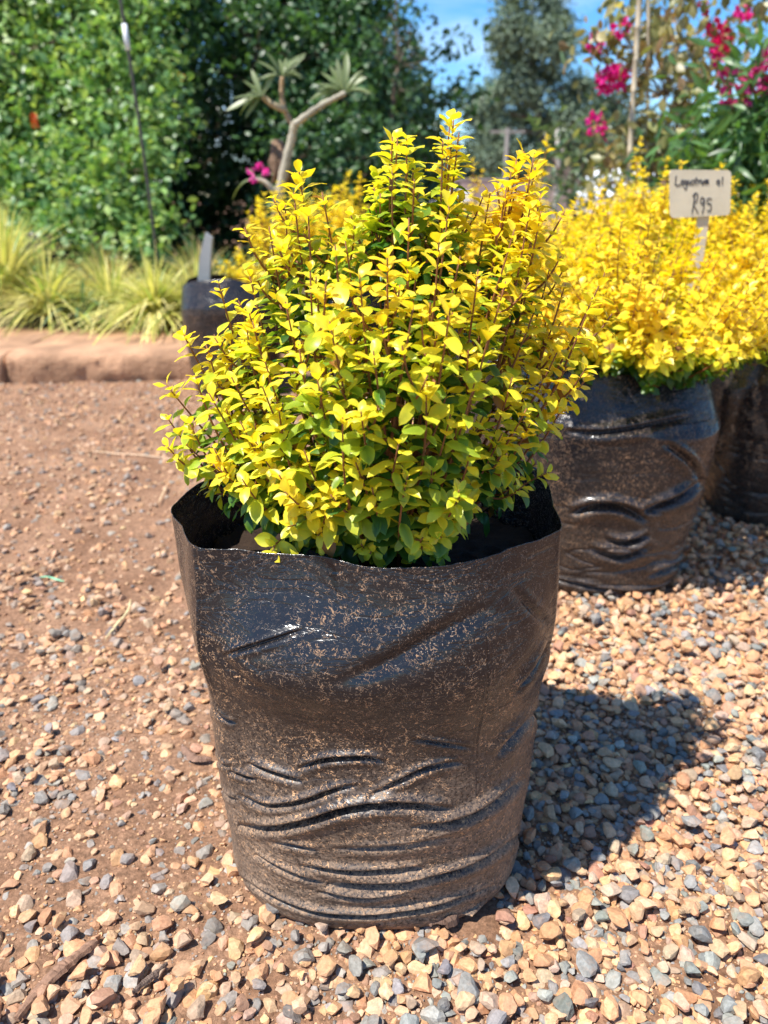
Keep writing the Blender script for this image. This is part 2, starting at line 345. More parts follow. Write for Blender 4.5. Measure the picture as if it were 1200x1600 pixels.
def make_bag(root, rim, base_c, base_r, prof, mat, folds=(), nu=420, nv=240, seed=0, wr=1.0, soil_z=.345, bulges=(), ripple=1.):
    """rim: (n,3) closed world curve. prof: list of (z, inward/outward bulge fraction) rows."""
    rimc = resample(cat(rim, 24), nu)
    c0 = np.array(base_c, float)
    ang = np.arctan2((rimc[:, 1]-c0[1])/base_r[1], (rimc[:, 0]-c0[0])/base_r[0])
    k = 2.5
    ca, sa = np.cos(ang), np.sin(ang)
    rr = (np.abs(ca)**k + np.abs(sa)**k)**(-1/k)
    base = np.stack((c0[0]+base_r[0]*rr*ca, c0[1]+base_r[1]*rr*sa), -1)
    rows = []; rimw = .0022*vnoise(np.cos(ang)*4+seed, np.sin(ang)*4)+.0007*vnoise(np.cos(ang)*22+seed, np.sin(ang)*22)
    tv = np.linspace(0, 1, nv)
    zz = [p[0] for p in prof]; bl = [p[1] for p in prof]; mixv = [p[2] for p in prof]
    for t in tv:                                   # 0 bottom -> 1 rim
        m = np.interp(t, zz, mixv); b = np.interp(t, zz, bl)
        m = float(m)
        xy = base*(1-m) + rimc[:, :2]*m
        cen = xy.mean(0)
        xy = cen + (xy-cen)*(1+b)
        z = t * (rimc[:, 2]+rimw)
        rows.append(np.column_stack((xy, z)))
    G = np.array(rows)                             # nv, nu, 3
    # rounded bottom edge
    R0 = .022
    for i in range(nv):
        z = G[i, :, 2]
        e = np.clip(1 - z/R0, 0, 1); ins = R0*(1-np.sqrt(np.maximum(0, 1-e**2)))*.75
        cen = G[i, :, :2].mean(0); d = G[i, :, :2]-cen; r = np.linalg.norm(d, axis=1)
        G[i, :, :2] = cen + d*((r-ins)/r)[:, None]
    cen = G[:, :, :2].mean(1)[:, None, :]; d = G[:, :, :2]-cen; nrmv = d/np.linalg.norm(d, axis=2)[..., None]
    A = np.unwrap(np.arctan2(d[..., 1], d[..., 0]), axis=1); Z = G[..., 2]
    ax, ay = np.cos(A)*.16, np.sin(A)*.16
    disp = fbm(ax*9, ay*9, Z*9, 3, seed)*.0035*wr
    fadeb = np.clip(Z/.03, 0, 1)
    # creased horizontal ripples, strongest in the lower half where the film is slumped
    wv = fbm(ax*6, ay*6, Z*26, 3, seed+4); rip = np.abs(wv); rip = (np.clip(.22-rip, 0, .22)/.22)**2
    disp += -rip*.0040*wr*ripple*np.clip((.30-Z)/.2, .12, 1)
    wv2 = fbm(ax*11+3, ay*11, Z*60+ax*30, 2, seed+14); disp += -((np.clip(.15-np.abs(wv2), 0, .15)/.15)**2)*.0012*wr*np.clip((.3-Z)/.2, .1, 1)
    disp += fbm(ax*30, ay*30, Z*30, 2, seed+8)*.0006*wr
    if folds:
        PX, PY = proj(G.reshape(-1, 3)); PX = PX.reshape(Z.shape); PY = PY.reshape(Z.shape)
        front = nrmv[..., 1] < .25
        for pts, wdt, dep in folds:
            s, tt = polydist(PX, PY, cat(pts, 5, False))
            wdt = wdt*.78; env = np.sin(np.pi*np.clip(tt, .02, .98))**.6
            env = np.where((tt <= 0.001) | (tt >= .999), 0, env)
            # overhang above the line, sharp groove just under it, soft swell below
            prof_ = np.exp(-((s+wdt*.9)/(wdt*.8))**2)*.75 - np.exp(-((s-wdt*.35)/(wdt*.55))**2)*1.15 + np.exp(-((s-wdt*1.9)/(wdt*1.0))**2)*.5
            disp += np.where(front, prof_*env*dep, 0)
    disp *= np.clip(fadeb, .25, 1)
    for (bx, bz, sx, sz, amp) in bulges:           # soil pushing the film out on the front
        disp += amp*np.exp(-((G[..., 0]-bx)/sx)**2-((Z-bz)/sz)**2)*(nrmv[..., 1] < 0)*np.clip(-nrmv[..., 1]*1.6, 0, 1)
    G[..., :2] += nrmv*disp[..., None]
    nvv, nuu = Z.shape
    V = G.reshape(-1, 3)
    ii = np.arange(nvv*nuu).reshape(nvv, nuu); j = np.roll(ii, -1, 1)
    q = np.stack((ii[:-1], j[:-1], j[1:], ii[1:]), -1).reshape(-1, 4)
    # bottom: rings towards the centre
    cb = V[:nuu].mean(0); V = np.vstack((V, cb + (V[:nuu]-cb)*.5, [cb]))
    b0 = nvv*nuu; tri = []
    q2 = np.stack((j[0], ii[0], b0+np.arange(nuu), b0+np.roll(np.arange(nuu), -1)), -1)
    t3 = np.stack((b0+np.roll(np.arange(nuu), -1), b0+np.arange(nuu), np.full(nuu, b0+nuu)), -1)
    sizes = np.concatenate((np.full(len(q)+len(q2), 4), np.full(len(t3), 3)))
    lp = np.concatenate((q.ravel(), q2.ravel(), t3.ravel()))
    o = mesh_obj('film', to_local(V, root), sizes, lp, mat, root)
    sm = o.modifiers.new('thickness', 'SOLIDIFY'); sm.thickness = .0005; sm.offset = -1
    # potting mix
    iz = np.argmin(np.abs(G[:, :, 2].mean(1)-soil_z)); ring = G[iz].copy(); ring = ring[::4]; nr = len(ring); cs = ring.mean(0)
    mb = MB(); Vs = []; fr = np.linspace(.985, .02, 22)
    for f in fr:
        r = cs + (ring-cs)*f; r[:, 2] = soil_z + .012*(1-f) + fbm(r[:, 0]*60, r[:, 1]*60, 0, 3, seed)*.006; Vs.append(r)
    Vs = np.concatenate(Vs); fs = [(a*nr+b, a*nr+(b+1) % nr, (a+1)*nr+(b+1) % nr, (a+1)*nr+b) for a in range(21) for b in range(nr)] + [tuple(21*nr+b for b in range(nr))]
    mb.add(Vs, fs).build('potting_soil', M_potting, root)
    return o, G
BAGS = 'black nursery bags set out in the yard'
# main bag
RZ = .42
main_rim = [atz(268, 790, RZ), atz(283, 818, RZ), atz(306, 852, RZ), atz(380, 858, RZ), atz(480, 865, RZ), atz(560, 879, RZ), atz(640, 886, RZ), atz(720, 880, RZ), atz(800, 856, RZ), atz(862, 832, RZ), atz(878, 822, RZ), atz(868, 795, RZ), atz(857, 755, RZ),
            np.array((.165, .825, RZ)), np.array((.10, .868, RZ)), np.array((0, .882, RZ)), np.array((-.10, .868, RZ)), np.array((-.165, .826, RZ)), atz(325, 748, RZ)]
folds = [([(388, 1190), (421, 1200), (476, 1217)], 7, .006), ([(468, 1197), (515, 1181), (570, 1178), (600, 1186)], 7, .006),
         ([(362, 1202), (405, 1214)], 5, .004), ([(377, 1236), (421, 1252), (471, 1246), (526, 1228), (560, 1222)], 7, .0055),
         ([(375, 1285), (427, 1287), (482, 1274), (537, 1255), (592, 1247), (647, 1250), (700, 1256)], 10, .0095),
         ([(640, 1283), (707, 1274), (760, 1250), (815, 1210)], 10, .007), ([(570, 1240), (625, 1214), (665, 1195), (720, 1185)], 7, .004),
         ([(470, 1350), (548, 1356), (660, 1351)], 7, .0065), ([(510, 1379), (597, 1378), (658, 1368), (735, 1346), (815, 1300)], 9, .0085),
         ([(495, 1393), (570, 1400), (640, 1390)], 6, .005), ([(400, 1332), (460, 1362), (505, 1379)], 6, .0045),
         ([(372, 1368), (427, 1399), (487, 1421), (548, 1428), (614, 1424), (690, 1411), (775, 1380)], 6, .0075),
         ([(375, 1010), (420, 990), (490, 966)], 6, .0028), ([(520, 1035), (600, 1012), (680, 975), (760, 935)], 27, .0034),
         ([(350, 990), (420, 1040), (470, 1060)], 20, .002),
         ([(330, 1100), (352, 1120), (372, 1128)], 6, .004), ([(335, 1175), (350, 1190), (365, 1196)], 5, .0035), ([(345, 1225), (360, 1240), (380, 1246)], 5, .003),
         ([(745, 885), (747, 1000), (742, 1150), (740, 1320)], 2.2, .0011), ([(306, 850), (322, 930), (334, 1010), (340, 1120)], 4, .0025),
         ([(790, 1080), (820, 1040), (850, 1000)], 12, .005), ([(770, 1180), (815, 1130), (850, 1100)], 11, .005), ([(800, 915), (826, 950), (850, 970)], 12, .0022),
         ([(640, 1145), (690, 1155), (735, 1165)], 6, .003), ([(520, 1320), (620, 1315), (700, 1300)], 8, .003), ([(430, 1310), (500, 1325)], 6, .003)]
root = thing('nursery_bag', 'large dusty black plastic nursery bag standing in front on the gravel, its rim open', 'plant bag', (-.01, .725, 0), 0, BAGS)
main_prof = [(0, 0, 0), (.08, .0, .0), (.3, .015, .12), (.55, .012, .35), (.75, .02, .62), (.86, .015, .8), (1, 0, 1)]
main_bag, MG = make_bag(root, main_rim, (-.010, .714), (.166, .152), main_prof, M_bag, folds, 900, 520, 3, .42, ripple=.25, bulges=((-.075, .322, .085, .052, .031), (.07, .31, .09, .06, .014), (.0, .16, .2, .06, .006)))
# little welded corner flaps at the bottom seam
mb = MB()
fp = [atz(672, 1416, .026), atz(778, 1368, .034), atz(792, 1366, .026), atz(758, 1412, .017), atz(738, 1432, .015)]
cc = np.mean(fp, 0)
mb.add(np.vstack((fp, [p + np.array((0, .004, .0015)) for p in fp])), [(0, 1, 2, 3, 4), (9, 8, 7, 6, 5)] + [(i, (i+1) % 5, 5+(i+1) % 5, 5+i) for i in range(5)])
mb.build('corner_flap', M_bag, root, smooth=False)

def generic_rim(cx, cy, rx, ry, z, seed, sag=.02):
    r = random.Random(seed); pts = []
    for k in range(14):
        a = 2*math.pi*k/14; f = 1+r.uniform(-.06, .06)
        pts.append((cx+rx*f*math.cos(a), cy+ry*f*math.sin(a), z+r.uniform(-sag, sag)))
    return pts
def other_bag(cx, cy, label, mat, seed, z=.42, r=.17, folds=(), shoulder=.16, nu=260, nv=150, rz=0):
    root = thing('nursery_bag', label, 'plant bag', (cx, cy, 0), rz, BAGS)
    rim = generic_rim(cx, cy, r*(1-shoulder), r*.86*(1-shoulder), z, seed)
    pr = [(0, 0, 0), (.1, .03, 0), (.4, .12, 0), (.72, .20, .0), (.78, .20, .0), (.82, .16, .18), (1, 0, 1)]
    make_bag(root, rim, (cx, cy), (r*.86, r*.80), pr, mat, folds, nu, nv, seed, .8, soil_z=.34)
    return root
f2 = [([(883, 671), (940, 675), (1010, 664), (1078, 648)], 9, .008), ([(890, 800), (931, 788), (972, 790), (1015, 812)], 10, .014), ([(947, 842), (980, 846), (1015, 833)], 7, .009),
      ([(920, 855), (972, 868), (1015, 850)], 8, .009), ([(1000, 800), (1060, 775), (1100, 745)], 10, .012), ([(1010, 900), (1060, 880), (1095, 862)], 7, .007), ([(870, 905), (930, 918), (1000, 925), (1080, 905)], 5, .008), ([(1040, 690), (1080, 720), (1100, 760)], 9, .007)]
other_bag(.425, 1.435, 'dusty black nursery bag right behind the front one, under a wide golden bush', M_bag2, 21, folds=f2, r=.19, nu=420, nv=260)
other_bag(.93, 1.74, 'glossy black nursery bag cut by the right edge of the photo', M_bag3, 22)
mid_bags = [(.36, 2.02, 'shaded black nursery bag just behind the dusty second bag'), (1.34, 2.15, 'black nursery bag at the far right, out beyond the glossy one'), (.80, 2.32, 'black nursery bag in the second row behind the price sign'),
            (.32, 2.62, 'black nursery bag in the third row, hidden behind the front bush'), (.86, 2.9, 'black nursery bag in the back row under the bougainvillea'), (1.42, 2.78, 'black nursery bag at the right end of the back row')]
for i, (x, y, lb) in enumerate(mid_bags): other_bag(x, y, lb, (M_bag2, M_bag3)[i % 2], 30+i, nu=120, nv=70)
r_ = other_bag(-.575, 3.0, 'grey looking nursery bag beside the kerb with its side folded up tall', M_bag2, 41, r=.185, nu=160, nv=90, shoulder=.03)
mb = MB(); fl = [at(306, 470, 2.93), at(312, 400, 2.93), at(321, 363, 2.93), at(331, 372, 2.93), at(328, 420, 2.93), at(326, 470, 2.93)]
mb.add(np.vstack((fl, [p+np.array((.004, .012, 0)) for p in fl])), [tuple(range(6)), tuple(range(11, 5, -1))] + [(i, (i+1) % 6, 6+(i+1) % 6, 6+i) for i in range(6)])
mb.build('upright_flap', mat_basic('dull_grey_film', (.30, .31, .30), .4, .5, 10, .15), r_, smooth=False)
other_bag(-.13, 3.1, 'black nursery bag in the back, seen through the left of the front bush', M_bag2, 42, nu=120, nv=70)

# ------------------------------------------------------------------ leaves
def leaf_t(L=1., W=.5, curl=.25, cup=.12, wave=.0, rows=6, cols=5, shape='ovate', seed=0):
    r = random.Random(seed); V = []; wt = []
    for i in range(rows):
        t = i/(rows-1)
        wd = {'ovate': math.sin(math.pi*min(1, t**1.08))**.52, 'obov': (math.sin(math.pi*t**1.25))**.7, 'lance': math.sin(math.pi*t**.8)**1.0}[shape]
        if t in (0, 1): wd = .03
        for j in range(cols):
            s = (j/(cols-1))*2-1
            x = t*L; y = s*wd*W*.5
            z = -curl*t*t*L + cup*abs(s)**1.5*wd*W + wave*math.sin(t*9+s*2+seed)*abs(s)*W*.5 + .08*t*L
            V.append((x, y, z)); wt.append(min(1., abs(s)**2*.9 + (t > .9)*.5))
    fs = [(i*cols+j, (i+1)*cols+j, (i+1)*cols+j+1, i*cols+j+1) for i in range(rows-1) for j in range(cols-1)]
    return np.array(V), fs, np.array(wt)
LT_HI = [leaf_t(1, .60, .38, .10, .10, 7, seed=1), leaf_t(1, .54, .62, .05, .14, 7, seed=2), leaf_t(1, .64, .22, .22, .06, 7, seed=3, shape='obov'), leaf_t(1, .58, .75, -.10, .12, 7, seed=4), leaf_t(1, .62, .35, -.16, .16, 7, seed=5), leaf_t(1, .50, .5, .28, .05, 7, seed=6), leaf_t(1, .62, .12, .14, .10, 7, seed=7, shape='obov')]
LT_LO = [leaf_t(1, .62, .3, .12, .1, 4, 3, seed=1), leaf_t(1, .6, .5, -.1, .1, 4, 3, seed=2), leaf_t(1, .66, .1, .2, .1, 4, 3, seed=3)]
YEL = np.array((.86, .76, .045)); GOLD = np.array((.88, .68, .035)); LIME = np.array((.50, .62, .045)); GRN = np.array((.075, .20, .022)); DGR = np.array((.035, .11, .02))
def bez(a, b, c, n):
    t = np.linspace(0, 1, n)[:, None]; return (1-t)**2*a + 2*t*(1-t)*b + t*t*c
class Shoots:
    def __init__(s): s.d = []; s.n = []; s.p = []; s.sz = []; s.y = []; s.stems = MB()
    def shoot(s, path, r0, leaf0, L=.023, gap=.011, y0=1., rng=random, stemcol=(.22, .085, .03), side=True, depth=0, ysh=.0):
        P = resample(path, max(6, int(len(path)*1.5)), False)
        seg = np.concatenate(([0], np.cumsum(np.linalg.norm(np.diff(P, axis=0), axis=1)))); tot = seg[-1]
        T = nrm(np.gradient(P, axis=0))
        rad = np.linspace(r0, .0006, len(P))
        s.stems.tube(P, rad, 5, np.array(stemcol)*rng.uniform(.8, 1.2))
        d = leaf0*tot; ph = rng.uniform(0, 6.28); k = 0
        while d < tot:
            rem = tot-d
            p = np.array([np.interp(d, seg, P[:, q]) for q in range(3)]); t = nrm(np.array([np.interp(d, seg, T[:, q]) for q in range(3)]))
            a = np.array((0, 0, 1.)) if abs(t[2]) < .9 else np.array((1., 0, 0))
            u = nrm(np.cross(t, a)); v = np.cross(t, u)
            node = rem/gap
            sz = L*(min(1, .58+.15*node))*rng.uniform(.62, 1.2)
            opn = math.radians(min(82, 40+11*node)+rng.uniform(-14, 14))
            for sg in (0, math.pi):
                if rng.random() < .06 and node > 4: continue
                th = ph+sg+rng.uniform(-.25, .25); si = math.cos(th)*u+math.sin(th)*v
                ld = t*math.cos(opn)+si*math.sin(opn); ld = ld+np.array((0, 0, rng.uniform(-.12, .2)))
                nn = t-ld*np.dot(t, ld)+np.array((0, 0, .55))+np.array([rng.gauss(0, .18) for _ in range(3)])
                s.d.append(ld); s.n.append(nn); s.p.append(p+si*rad[min(len(rad)-1, int(d/tot*len(rad)))]); s.sz.append(sz*rng.uniform(.88, 1.1)); s.y.append((rem, y0))
            if side and depth == 0 and node > 5 and rng.random() < .36:
                th = ph+rng.choice((0, math.pi))+.2; si = math.cos(th)*u+math.sin(th)*v
                ln = rng.uniform(.02, .055)
                e = p+(t*.6+si*.75+np.array((0, 0, .35)))*ln
                s.shoot(bez(p, p+si*ln*.5, e, 5), r0*.5, .2, L*.86, gap*.85, y0, rng, stemcol, False, 1)
            ph += math.pi/2+rng.uniform(-.2, .2); k += 1
            d += gap*rng.uniform(.75, 1.25)*(1 if rem > .02 else .55)
    def build(s, root, tm, mat, zfun, seed=0):
        d, n, p, sz = np.array(s.d), np.array(s.n), np.array(s.p), np.array(s.sz); y = np.array(s.y)
        M = frames(d, n)*sz[:, None, None]
        r = np.random.default_rng(seed); yy = zfun(p, y[:, 0], y[:, 1], r)      # 0 dark green .. 1 yellow
        C = ramp_cols(yy, r); old = (r.random(len(yy)) < .012) & (yy < .75); C[old] = np.array((.34, .17, .05))
        E = ramp_cols(np.clip(yy+.25*r.random(len(yy)), 0, 1.05), r)
        E[old] = np.array((.26, .11, .035)); C = np.concatenate((C, E), 1)
        f = scatter('foliage', tm, r.integers(0, len(tm), len(p)), M, p, C, mat, root)
        s.stems.build('stems', M_stem, root)
        return f
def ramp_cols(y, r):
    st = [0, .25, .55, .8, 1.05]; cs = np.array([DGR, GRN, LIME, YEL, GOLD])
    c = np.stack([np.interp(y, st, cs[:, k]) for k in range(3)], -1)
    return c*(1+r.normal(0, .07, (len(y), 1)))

# ------------------------------------------------------------------ the bush in front
SHR = 'golden leaved shrubs growing in the nursery bags'
R0 = random.Random(4)
root = thing('golden_shrub', 'bushy golden yellow and lime leaved shrub in the open front bag, in sharp focus', 'shrub', (-.01, .725, .345), 0, SHR)
sh = Shoots()
explicit = [ # px x, y of tip, world distance, thickness, leaf scale
 (708, 186, .72), (624, 205, .70), (820, 236, .74), (800, 268, .72), (835, 262, .76), (468, 268, .72), (503, 300, .70), (610, 232, .73), (690, 222, .69), (650, 262, .71), (715, 250, .75),
 (440, 322, .74), (425, 352, .70), (545, 372, .68), (600, 300, .7), (770, 300, .72), (845, 330, .70),  (800, 360, .66), (348, 440, .70), (385, 425, .73), (372, 470, .68),
 (282, 516, .69), (315, 540, .67), (340, 520, .72), (264, 600, .69), (300, 590, .66), (325, 615, .64), (256, 650, .70), (290, 665, .66), (285, 688, .68), (335, 700, .63), (345, 728, .63), (385, 745, .60),
 (400, 690, .60), (430, 640, .59), (420, 560, .62), (400, 500, .66), (880, 445, .71), (948, 424, .73), (930, 462, .70), (870, 545, .67), (900, 602, .70), (882, 575, .67), (870, 635, .69), (830, 660, .65),
 (862, 735, .70), (706, 196, .73), (722, 205, .71), (700, 240, .70), (632, 215, .72), (608, 215, .71), (640, 240, .70), (618, 260, .69), (812, 246, .73), (832, 240, .72), (790, 290, .70), (850, 300, .72), (830, 320, .69), (462, 300, .71), (480, 330, .69), (820, 640, .63), (800, 590, .62), (840, 480, .68), (860, 420, .72), (830, 420, .68), (790, 440, .64), (750, 420, .62),
 (405, 800, .63), (430, 858, .60), (455, 820, .60), (500, 835, .59), (575, 868, .588), (545, 845, .595), (640, 845, .585), (655, 862, .58), (690, 800, .57), (725, 770, .57), (740, 785, .58), (690, 840, .585), (600, 800, .57),
 (625, 690, .56), (560, 720, .56), (530, 655, .55), (480, 700, .57), (440, 740, .585), (480, 780, .585), (520, 770, .57), (570, 640, .55), (665, 610, .55), (700, 650, .56), (590, 545, .55), (500, 590, .56), (460, 540, .58), (520, 500, .57),
 (640, 480, .56), (700, 480, .57), (760, 520, .59), (740, 600, .58), (780, 680, .62), (740, 700, .58), (560, 430, .58), (610, 400, .59), (480, 420, .62), (450, 470, .61), (680, 380, .6), (720, 400, .61), (530, 380, .62), (640, 340, .64), (700, 320, .66),
 (585, 760, .565), (640, 740, .56), (410, 600, .60), (370, 660, .62), (360, 590, .64)]
bases = [np.array((-.012+R0.gauss(0, .018), .722+R0.gauss(0, .014), .35)) for _ in range(9)]
def grow(sh, tip, bases, rng, leaf0, yl=1., L=.0204, gap=.0105, r0=.0028, ctrl=(.72, .38)):
    b = bases[rng.randrange(len(bases))] if rng.random() < .35 else min(bases, key=lambda q: np.linalg.norm(q[:2]-tip[:2]))
    d = tip-b
    c = b+np.array((d[0]*ctrl[0], d[1]*ctrl[0], d[2]*ctrl[1]))+np.array([rng.gauss(0, .008) for _ in range(3)])
    if d[2] < .12: c[2] = max(c[2], b[2]+.06)+.03
    P = bez(b, c, tip, 14); wob = np.linspace(0, 1, 14)[:, None]*np.sin(np.linspace(0, 7, 14)+rng.random()*6)[:, None]*np.array((.003, .003, .001))
    sh.shoot(P+wob, r0*(.6+np.linalg.norm(d)*1.4), leaf0, L, gap, yl, rng)
for (x, y, Y) in explicit:
    tip = at(x, y, Y+R0.uniform(-.01, .01)); ln = np.linalg.norm(tip-bases[0])
    grow(sh, tip, bases, R0, max(.3, 1-(.115 if y < 700 else .10)/ln))
# fill the inside and the back of the crown
outline = np.array([(700,240),(720,320),(800,300),(830,380),(870,450),(890,520),(860,600),(790,640),(700,680),(600,700),(500,680),(430,650),(380,600),(360,550),(370,500),(430,430),(460,360),(540,370),(600,300),(640,260)], float)
def inside(x, y, poly):
    c = False; j = len(poly)-1
    for i in range(len(poly)):
        if (poly[i][1] > y) != (poly[j][1] > y) and x < (poly[j][0]-poly[i][0])*(y-poly[i][1])/(poly[j][1]-poly[i][1])+poly[i][0]: c = not c
        j = i
    return c
cnt = 0
while cnt < 22:
    x, y = R0.uniform(260, 950), R0.uniform(220, 800)
    if not inside(x, y, outline): continue
    hw = 300; D = .17*math.sqrt(max(.05, 1-((x-590)/340)**2))*min(1, .35+(y-180)/400)
    Y = .735+R0.uniform(-.6, 1)*D
    tip = at(x, y, Y)
    if tip[2] < .40: continue
    ln = np.linalg.norm(tip-bases[0]); grow(sh, tip, bases, R0, max(.3, 1-.11/ln)); cnt += 1
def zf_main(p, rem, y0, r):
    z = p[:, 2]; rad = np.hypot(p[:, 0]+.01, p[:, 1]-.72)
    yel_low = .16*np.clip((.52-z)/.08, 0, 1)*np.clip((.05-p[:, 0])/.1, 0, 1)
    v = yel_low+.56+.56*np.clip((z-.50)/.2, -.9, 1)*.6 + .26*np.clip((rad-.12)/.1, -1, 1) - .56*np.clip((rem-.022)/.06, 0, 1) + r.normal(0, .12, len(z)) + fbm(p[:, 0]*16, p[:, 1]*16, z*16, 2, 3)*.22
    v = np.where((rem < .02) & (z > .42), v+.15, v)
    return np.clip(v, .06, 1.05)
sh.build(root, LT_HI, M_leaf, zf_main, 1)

# ------------------------------------------------------------------ background golden bushes
def bush(root, cx, cy, zb, H, Rw, ns, seed, L=.025, tm=LT_LO, drop=.04, gap=.0125):
    r = random.Random(seed); s = Shoots(); bs = [np.array((cx+r.gauss(0, .02), cy+r.gauss(0, .02), zb)) for _ in range(7)]
    for k in range(ns):
        u = r.random()**.7; th = r.uniform(0, 6.283); ph = math.acos(1-u*1.12 if u*1.12 < 1.99 else -.99)
        rr = r.uniform(.62, 1.0)
        tip = np.array((cx+Rw*rr*math.sin(ph)*math.cos(th), cy+Rw*rr*math.sin(ph)*math.sin(th), zb+.12+(H-.12)*rr*math.cos(ph)*(1 if math.cos(ph) > 0 else .5)+r.uniform(-.01, .03)))
        if r.random() < .10: tip[2] += r.uniform(.03, .10)
        tip[2] = max(tip[2], zb+.0)
        grow(s, tip, bs, r, .42, 1., L, gap, .0026, (.68, .42))
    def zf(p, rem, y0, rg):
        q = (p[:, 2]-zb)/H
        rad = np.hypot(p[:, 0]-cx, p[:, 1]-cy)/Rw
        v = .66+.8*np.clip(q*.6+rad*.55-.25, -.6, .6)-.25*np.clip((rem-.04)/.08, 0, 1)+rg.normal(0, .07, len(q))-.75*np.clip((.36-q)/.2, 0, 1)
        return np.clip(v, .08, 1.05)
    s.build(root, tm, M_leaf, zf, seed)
    return s
def shrub_thing(x, y, label, rz=0): return thing('golden_shrub', label, 'shrub', (x, y, .345), rz, SHR)
t2 = shrub_thing(.42, 1.44, 'wide golden bush with green underside in the dusty bag behind the front one')
bush(t2, .46, 1.44, .36, .33, .30, 175, 51, L=.0235)
t3 = shrub_thing(.93, 1.74, 'golden bush round the foot of the price sign'); bush(t3, .93, 1.74, .36, .30, .33, 165, 52)
tA = shrub_thing(.36, 2.02, 'blurred golden bush showing just right of the front bush'); bush(tA, .36, 2.02, .36, .40, .31, 150, 53, gap=.013)
tB = shrub_thing(.80, 2.32, 'golden bush behind the price sign with an upright sprig'); bush(tB, .80, 2.32, .36, .46, .32, 150, 54, gap=.013)
def dup_shrub(src, x, y, label, rz, sc=(1, 1, 1)):
    c = copy_tree(src); c.location = (x, y, .345); c.rotation_euler = (0, 0, rz); c.scale = sc; props(c, label, 'shrub', SHR); return c
dup_shrub(tB, 1.34, 2.15, 'golden bush at the right edge, beyond the price sign', 1.3, (1, 1, .92))
dup_shrub(tA, .32, 2.62, 'golden bush partly hidden behind the right shoulder of the front bush', 2.1, (1, 1, .95))
dup_shrub(tA, .86, 2.9, 'golden bush below the bougainvillea stakes', 4.0, (1, 1, 1.1))
dup_shrub(tB, 1.42, 2.78, 'golden bush below the green shrub at far right', 3.3)
tL = shrub_thing(-.47, 3.04, 'tall blurred golden bush left of and behind the front bush')
def tall_bush():
    r = random.Random(77); s = Shoots(); cx, cy = -.50, 3.04; bs = [np.array((cx+.07+r.gauss(0, .02), cy+r.gauss(0, .02), .36)) for _ in range(6)]
    tips = [(440, 275), (410, 300), (465, 290), (395, 330), (430, 315), (480, 310), (345, 400), (365, 380), (385, 400), (360, 425), (405, 360), (500, 300), (520, 320), (545, 262), (550, 300), (570, 320), (450, 340), (420, 390), (380, 440), (490, 350), (530, 350), (440, 420), (400, 420)]
    for q in range(4):
        for (x, y) in tips:
            if y < 290 and q > 1: continue
            tip = at(x+r.uniform(-9, 9)+0, y+r.uniform(-4, 10)+q*3, 3.04+r.uniform(-.12, .14)); grow(s, tip, bs, r, .5, 1., .026, .017, .003, (.6, .4))
    s.build(tL, LT_LO, M_leaf, lambda p, rem, y0, rg: np.clip(.9+rg.normal(0, .1, len(rem))-.3*np.clip((rem-.08)/.1, 0, 1), .1, 1.05), 9)
tall_bush()
dup_shrub(tA, -.10, 3.12, 'golden bush at the back, showing only through the top left of the front bush', .6, (1, 1, .9))

# ------------------------------------------------------------------ gravel
def stone_t(sub, seed, planes=9, flat=.75):
    bm = bmesh.new(); bmesh.ops.create_icosphere(bm, subdivisions=sub, radius=1)
    r = random.Random(seed); V = np.array([v.co[:] for v in bm.verts]); fs = [tuple(v.index for v in f.verts) for f in bm.faces]; bm.free()
    for k in range(planes):
        n = nrm(np.array([r.gauss(0, 1) for _ in range(3)])); d = r.uniform(.32, .72); h = V@n
        V = V-np.maximum(h-d, 0)[:, None]*n*.97
    V = V*np.array((1, r.uniform(.68, .95), flat*r.uniform(.75, 1.1)))
    V += fbm(V[:, 0]*2.2+seed, V[:, 1]*2.2, V[:, 2]*2.2, 2, seed)[:, None]*nrm(V)*.05
    return V, fs, np.zeros(len(V))
HI = [stone_t(2, 100+k, 11, .62) for k in range(16)]
def density(x, y):
    n = fbm(x*3.1, y*3.1, 0, 3, 31); n2 = fbm(x*9, y*9, 0, 2, 37)
    right = np.clip((x+.02+.10*n)/.12, 0, 1)
    d = .55+.24*n+.18*n2
    d = d+right*.75
    fg = np.clip((.60-y)/.1, 0, 1)                      # foreground: soil shows between the stones
    d = d*(1-fg*.20*right)
    d = d+np.exp(-((x+.03)/.24)**2-((y-.52)/.07)**2)*.45
    d = np.where((x < -.15) & (y > 1.5), d*.8, d)
    return np.clip(d, .05, 1)
def place(n_pitch, x0, x1, y0, y1, layer, smin, smax):
    gx = np.arange(x0, x1, n_pitch); gy = np.arange(y0, y1, n_pitch)
    X, Y = np.meshgrid(gx, gy); X = X.ravel()+RNG.uniform(-.5, .5, X.size)*n_pitch; Y = Y.ravel()+RNG.uniform(-.5, .5, Y.size)*n_pitch
    vis = np.abs(X) < .52*(Y*cp+CH*sp)+.12
    D = density(X, Y)
    k = vis & (RNG.random(len(X)) < (D if layer == 0 else np.clip((D-.60)*2.2, 0, .85)))
    k &= ~(((X+.010)/.160)**2+((Y-.720)/.142)**2 < 1)
    k &= ~(((X-.085)/.045)**2+((Y-.590)/.026)**2 < 1)
    X, Y = X[k], Y[k]
    s = smin+(smax-smin)*RNG.random(len(X))**2.1
    return X, Y, s
near = [place(.0120, -.75, .80, .36, 1.15, 0, .0058, .0160), place(.0160, -.75, .80, .36, 1.15, 1, .0075, .0160), place(.0050, -.75, .8, .36, 1.15, 0, .0012, .0040)]
far = [place(.0150, -2.2, 2.2, 1.15, 3.6, 0, .006, .0165), place(.0190, -1.0, 2.2, 1.15, 3.4, 1, .008, .0165)]
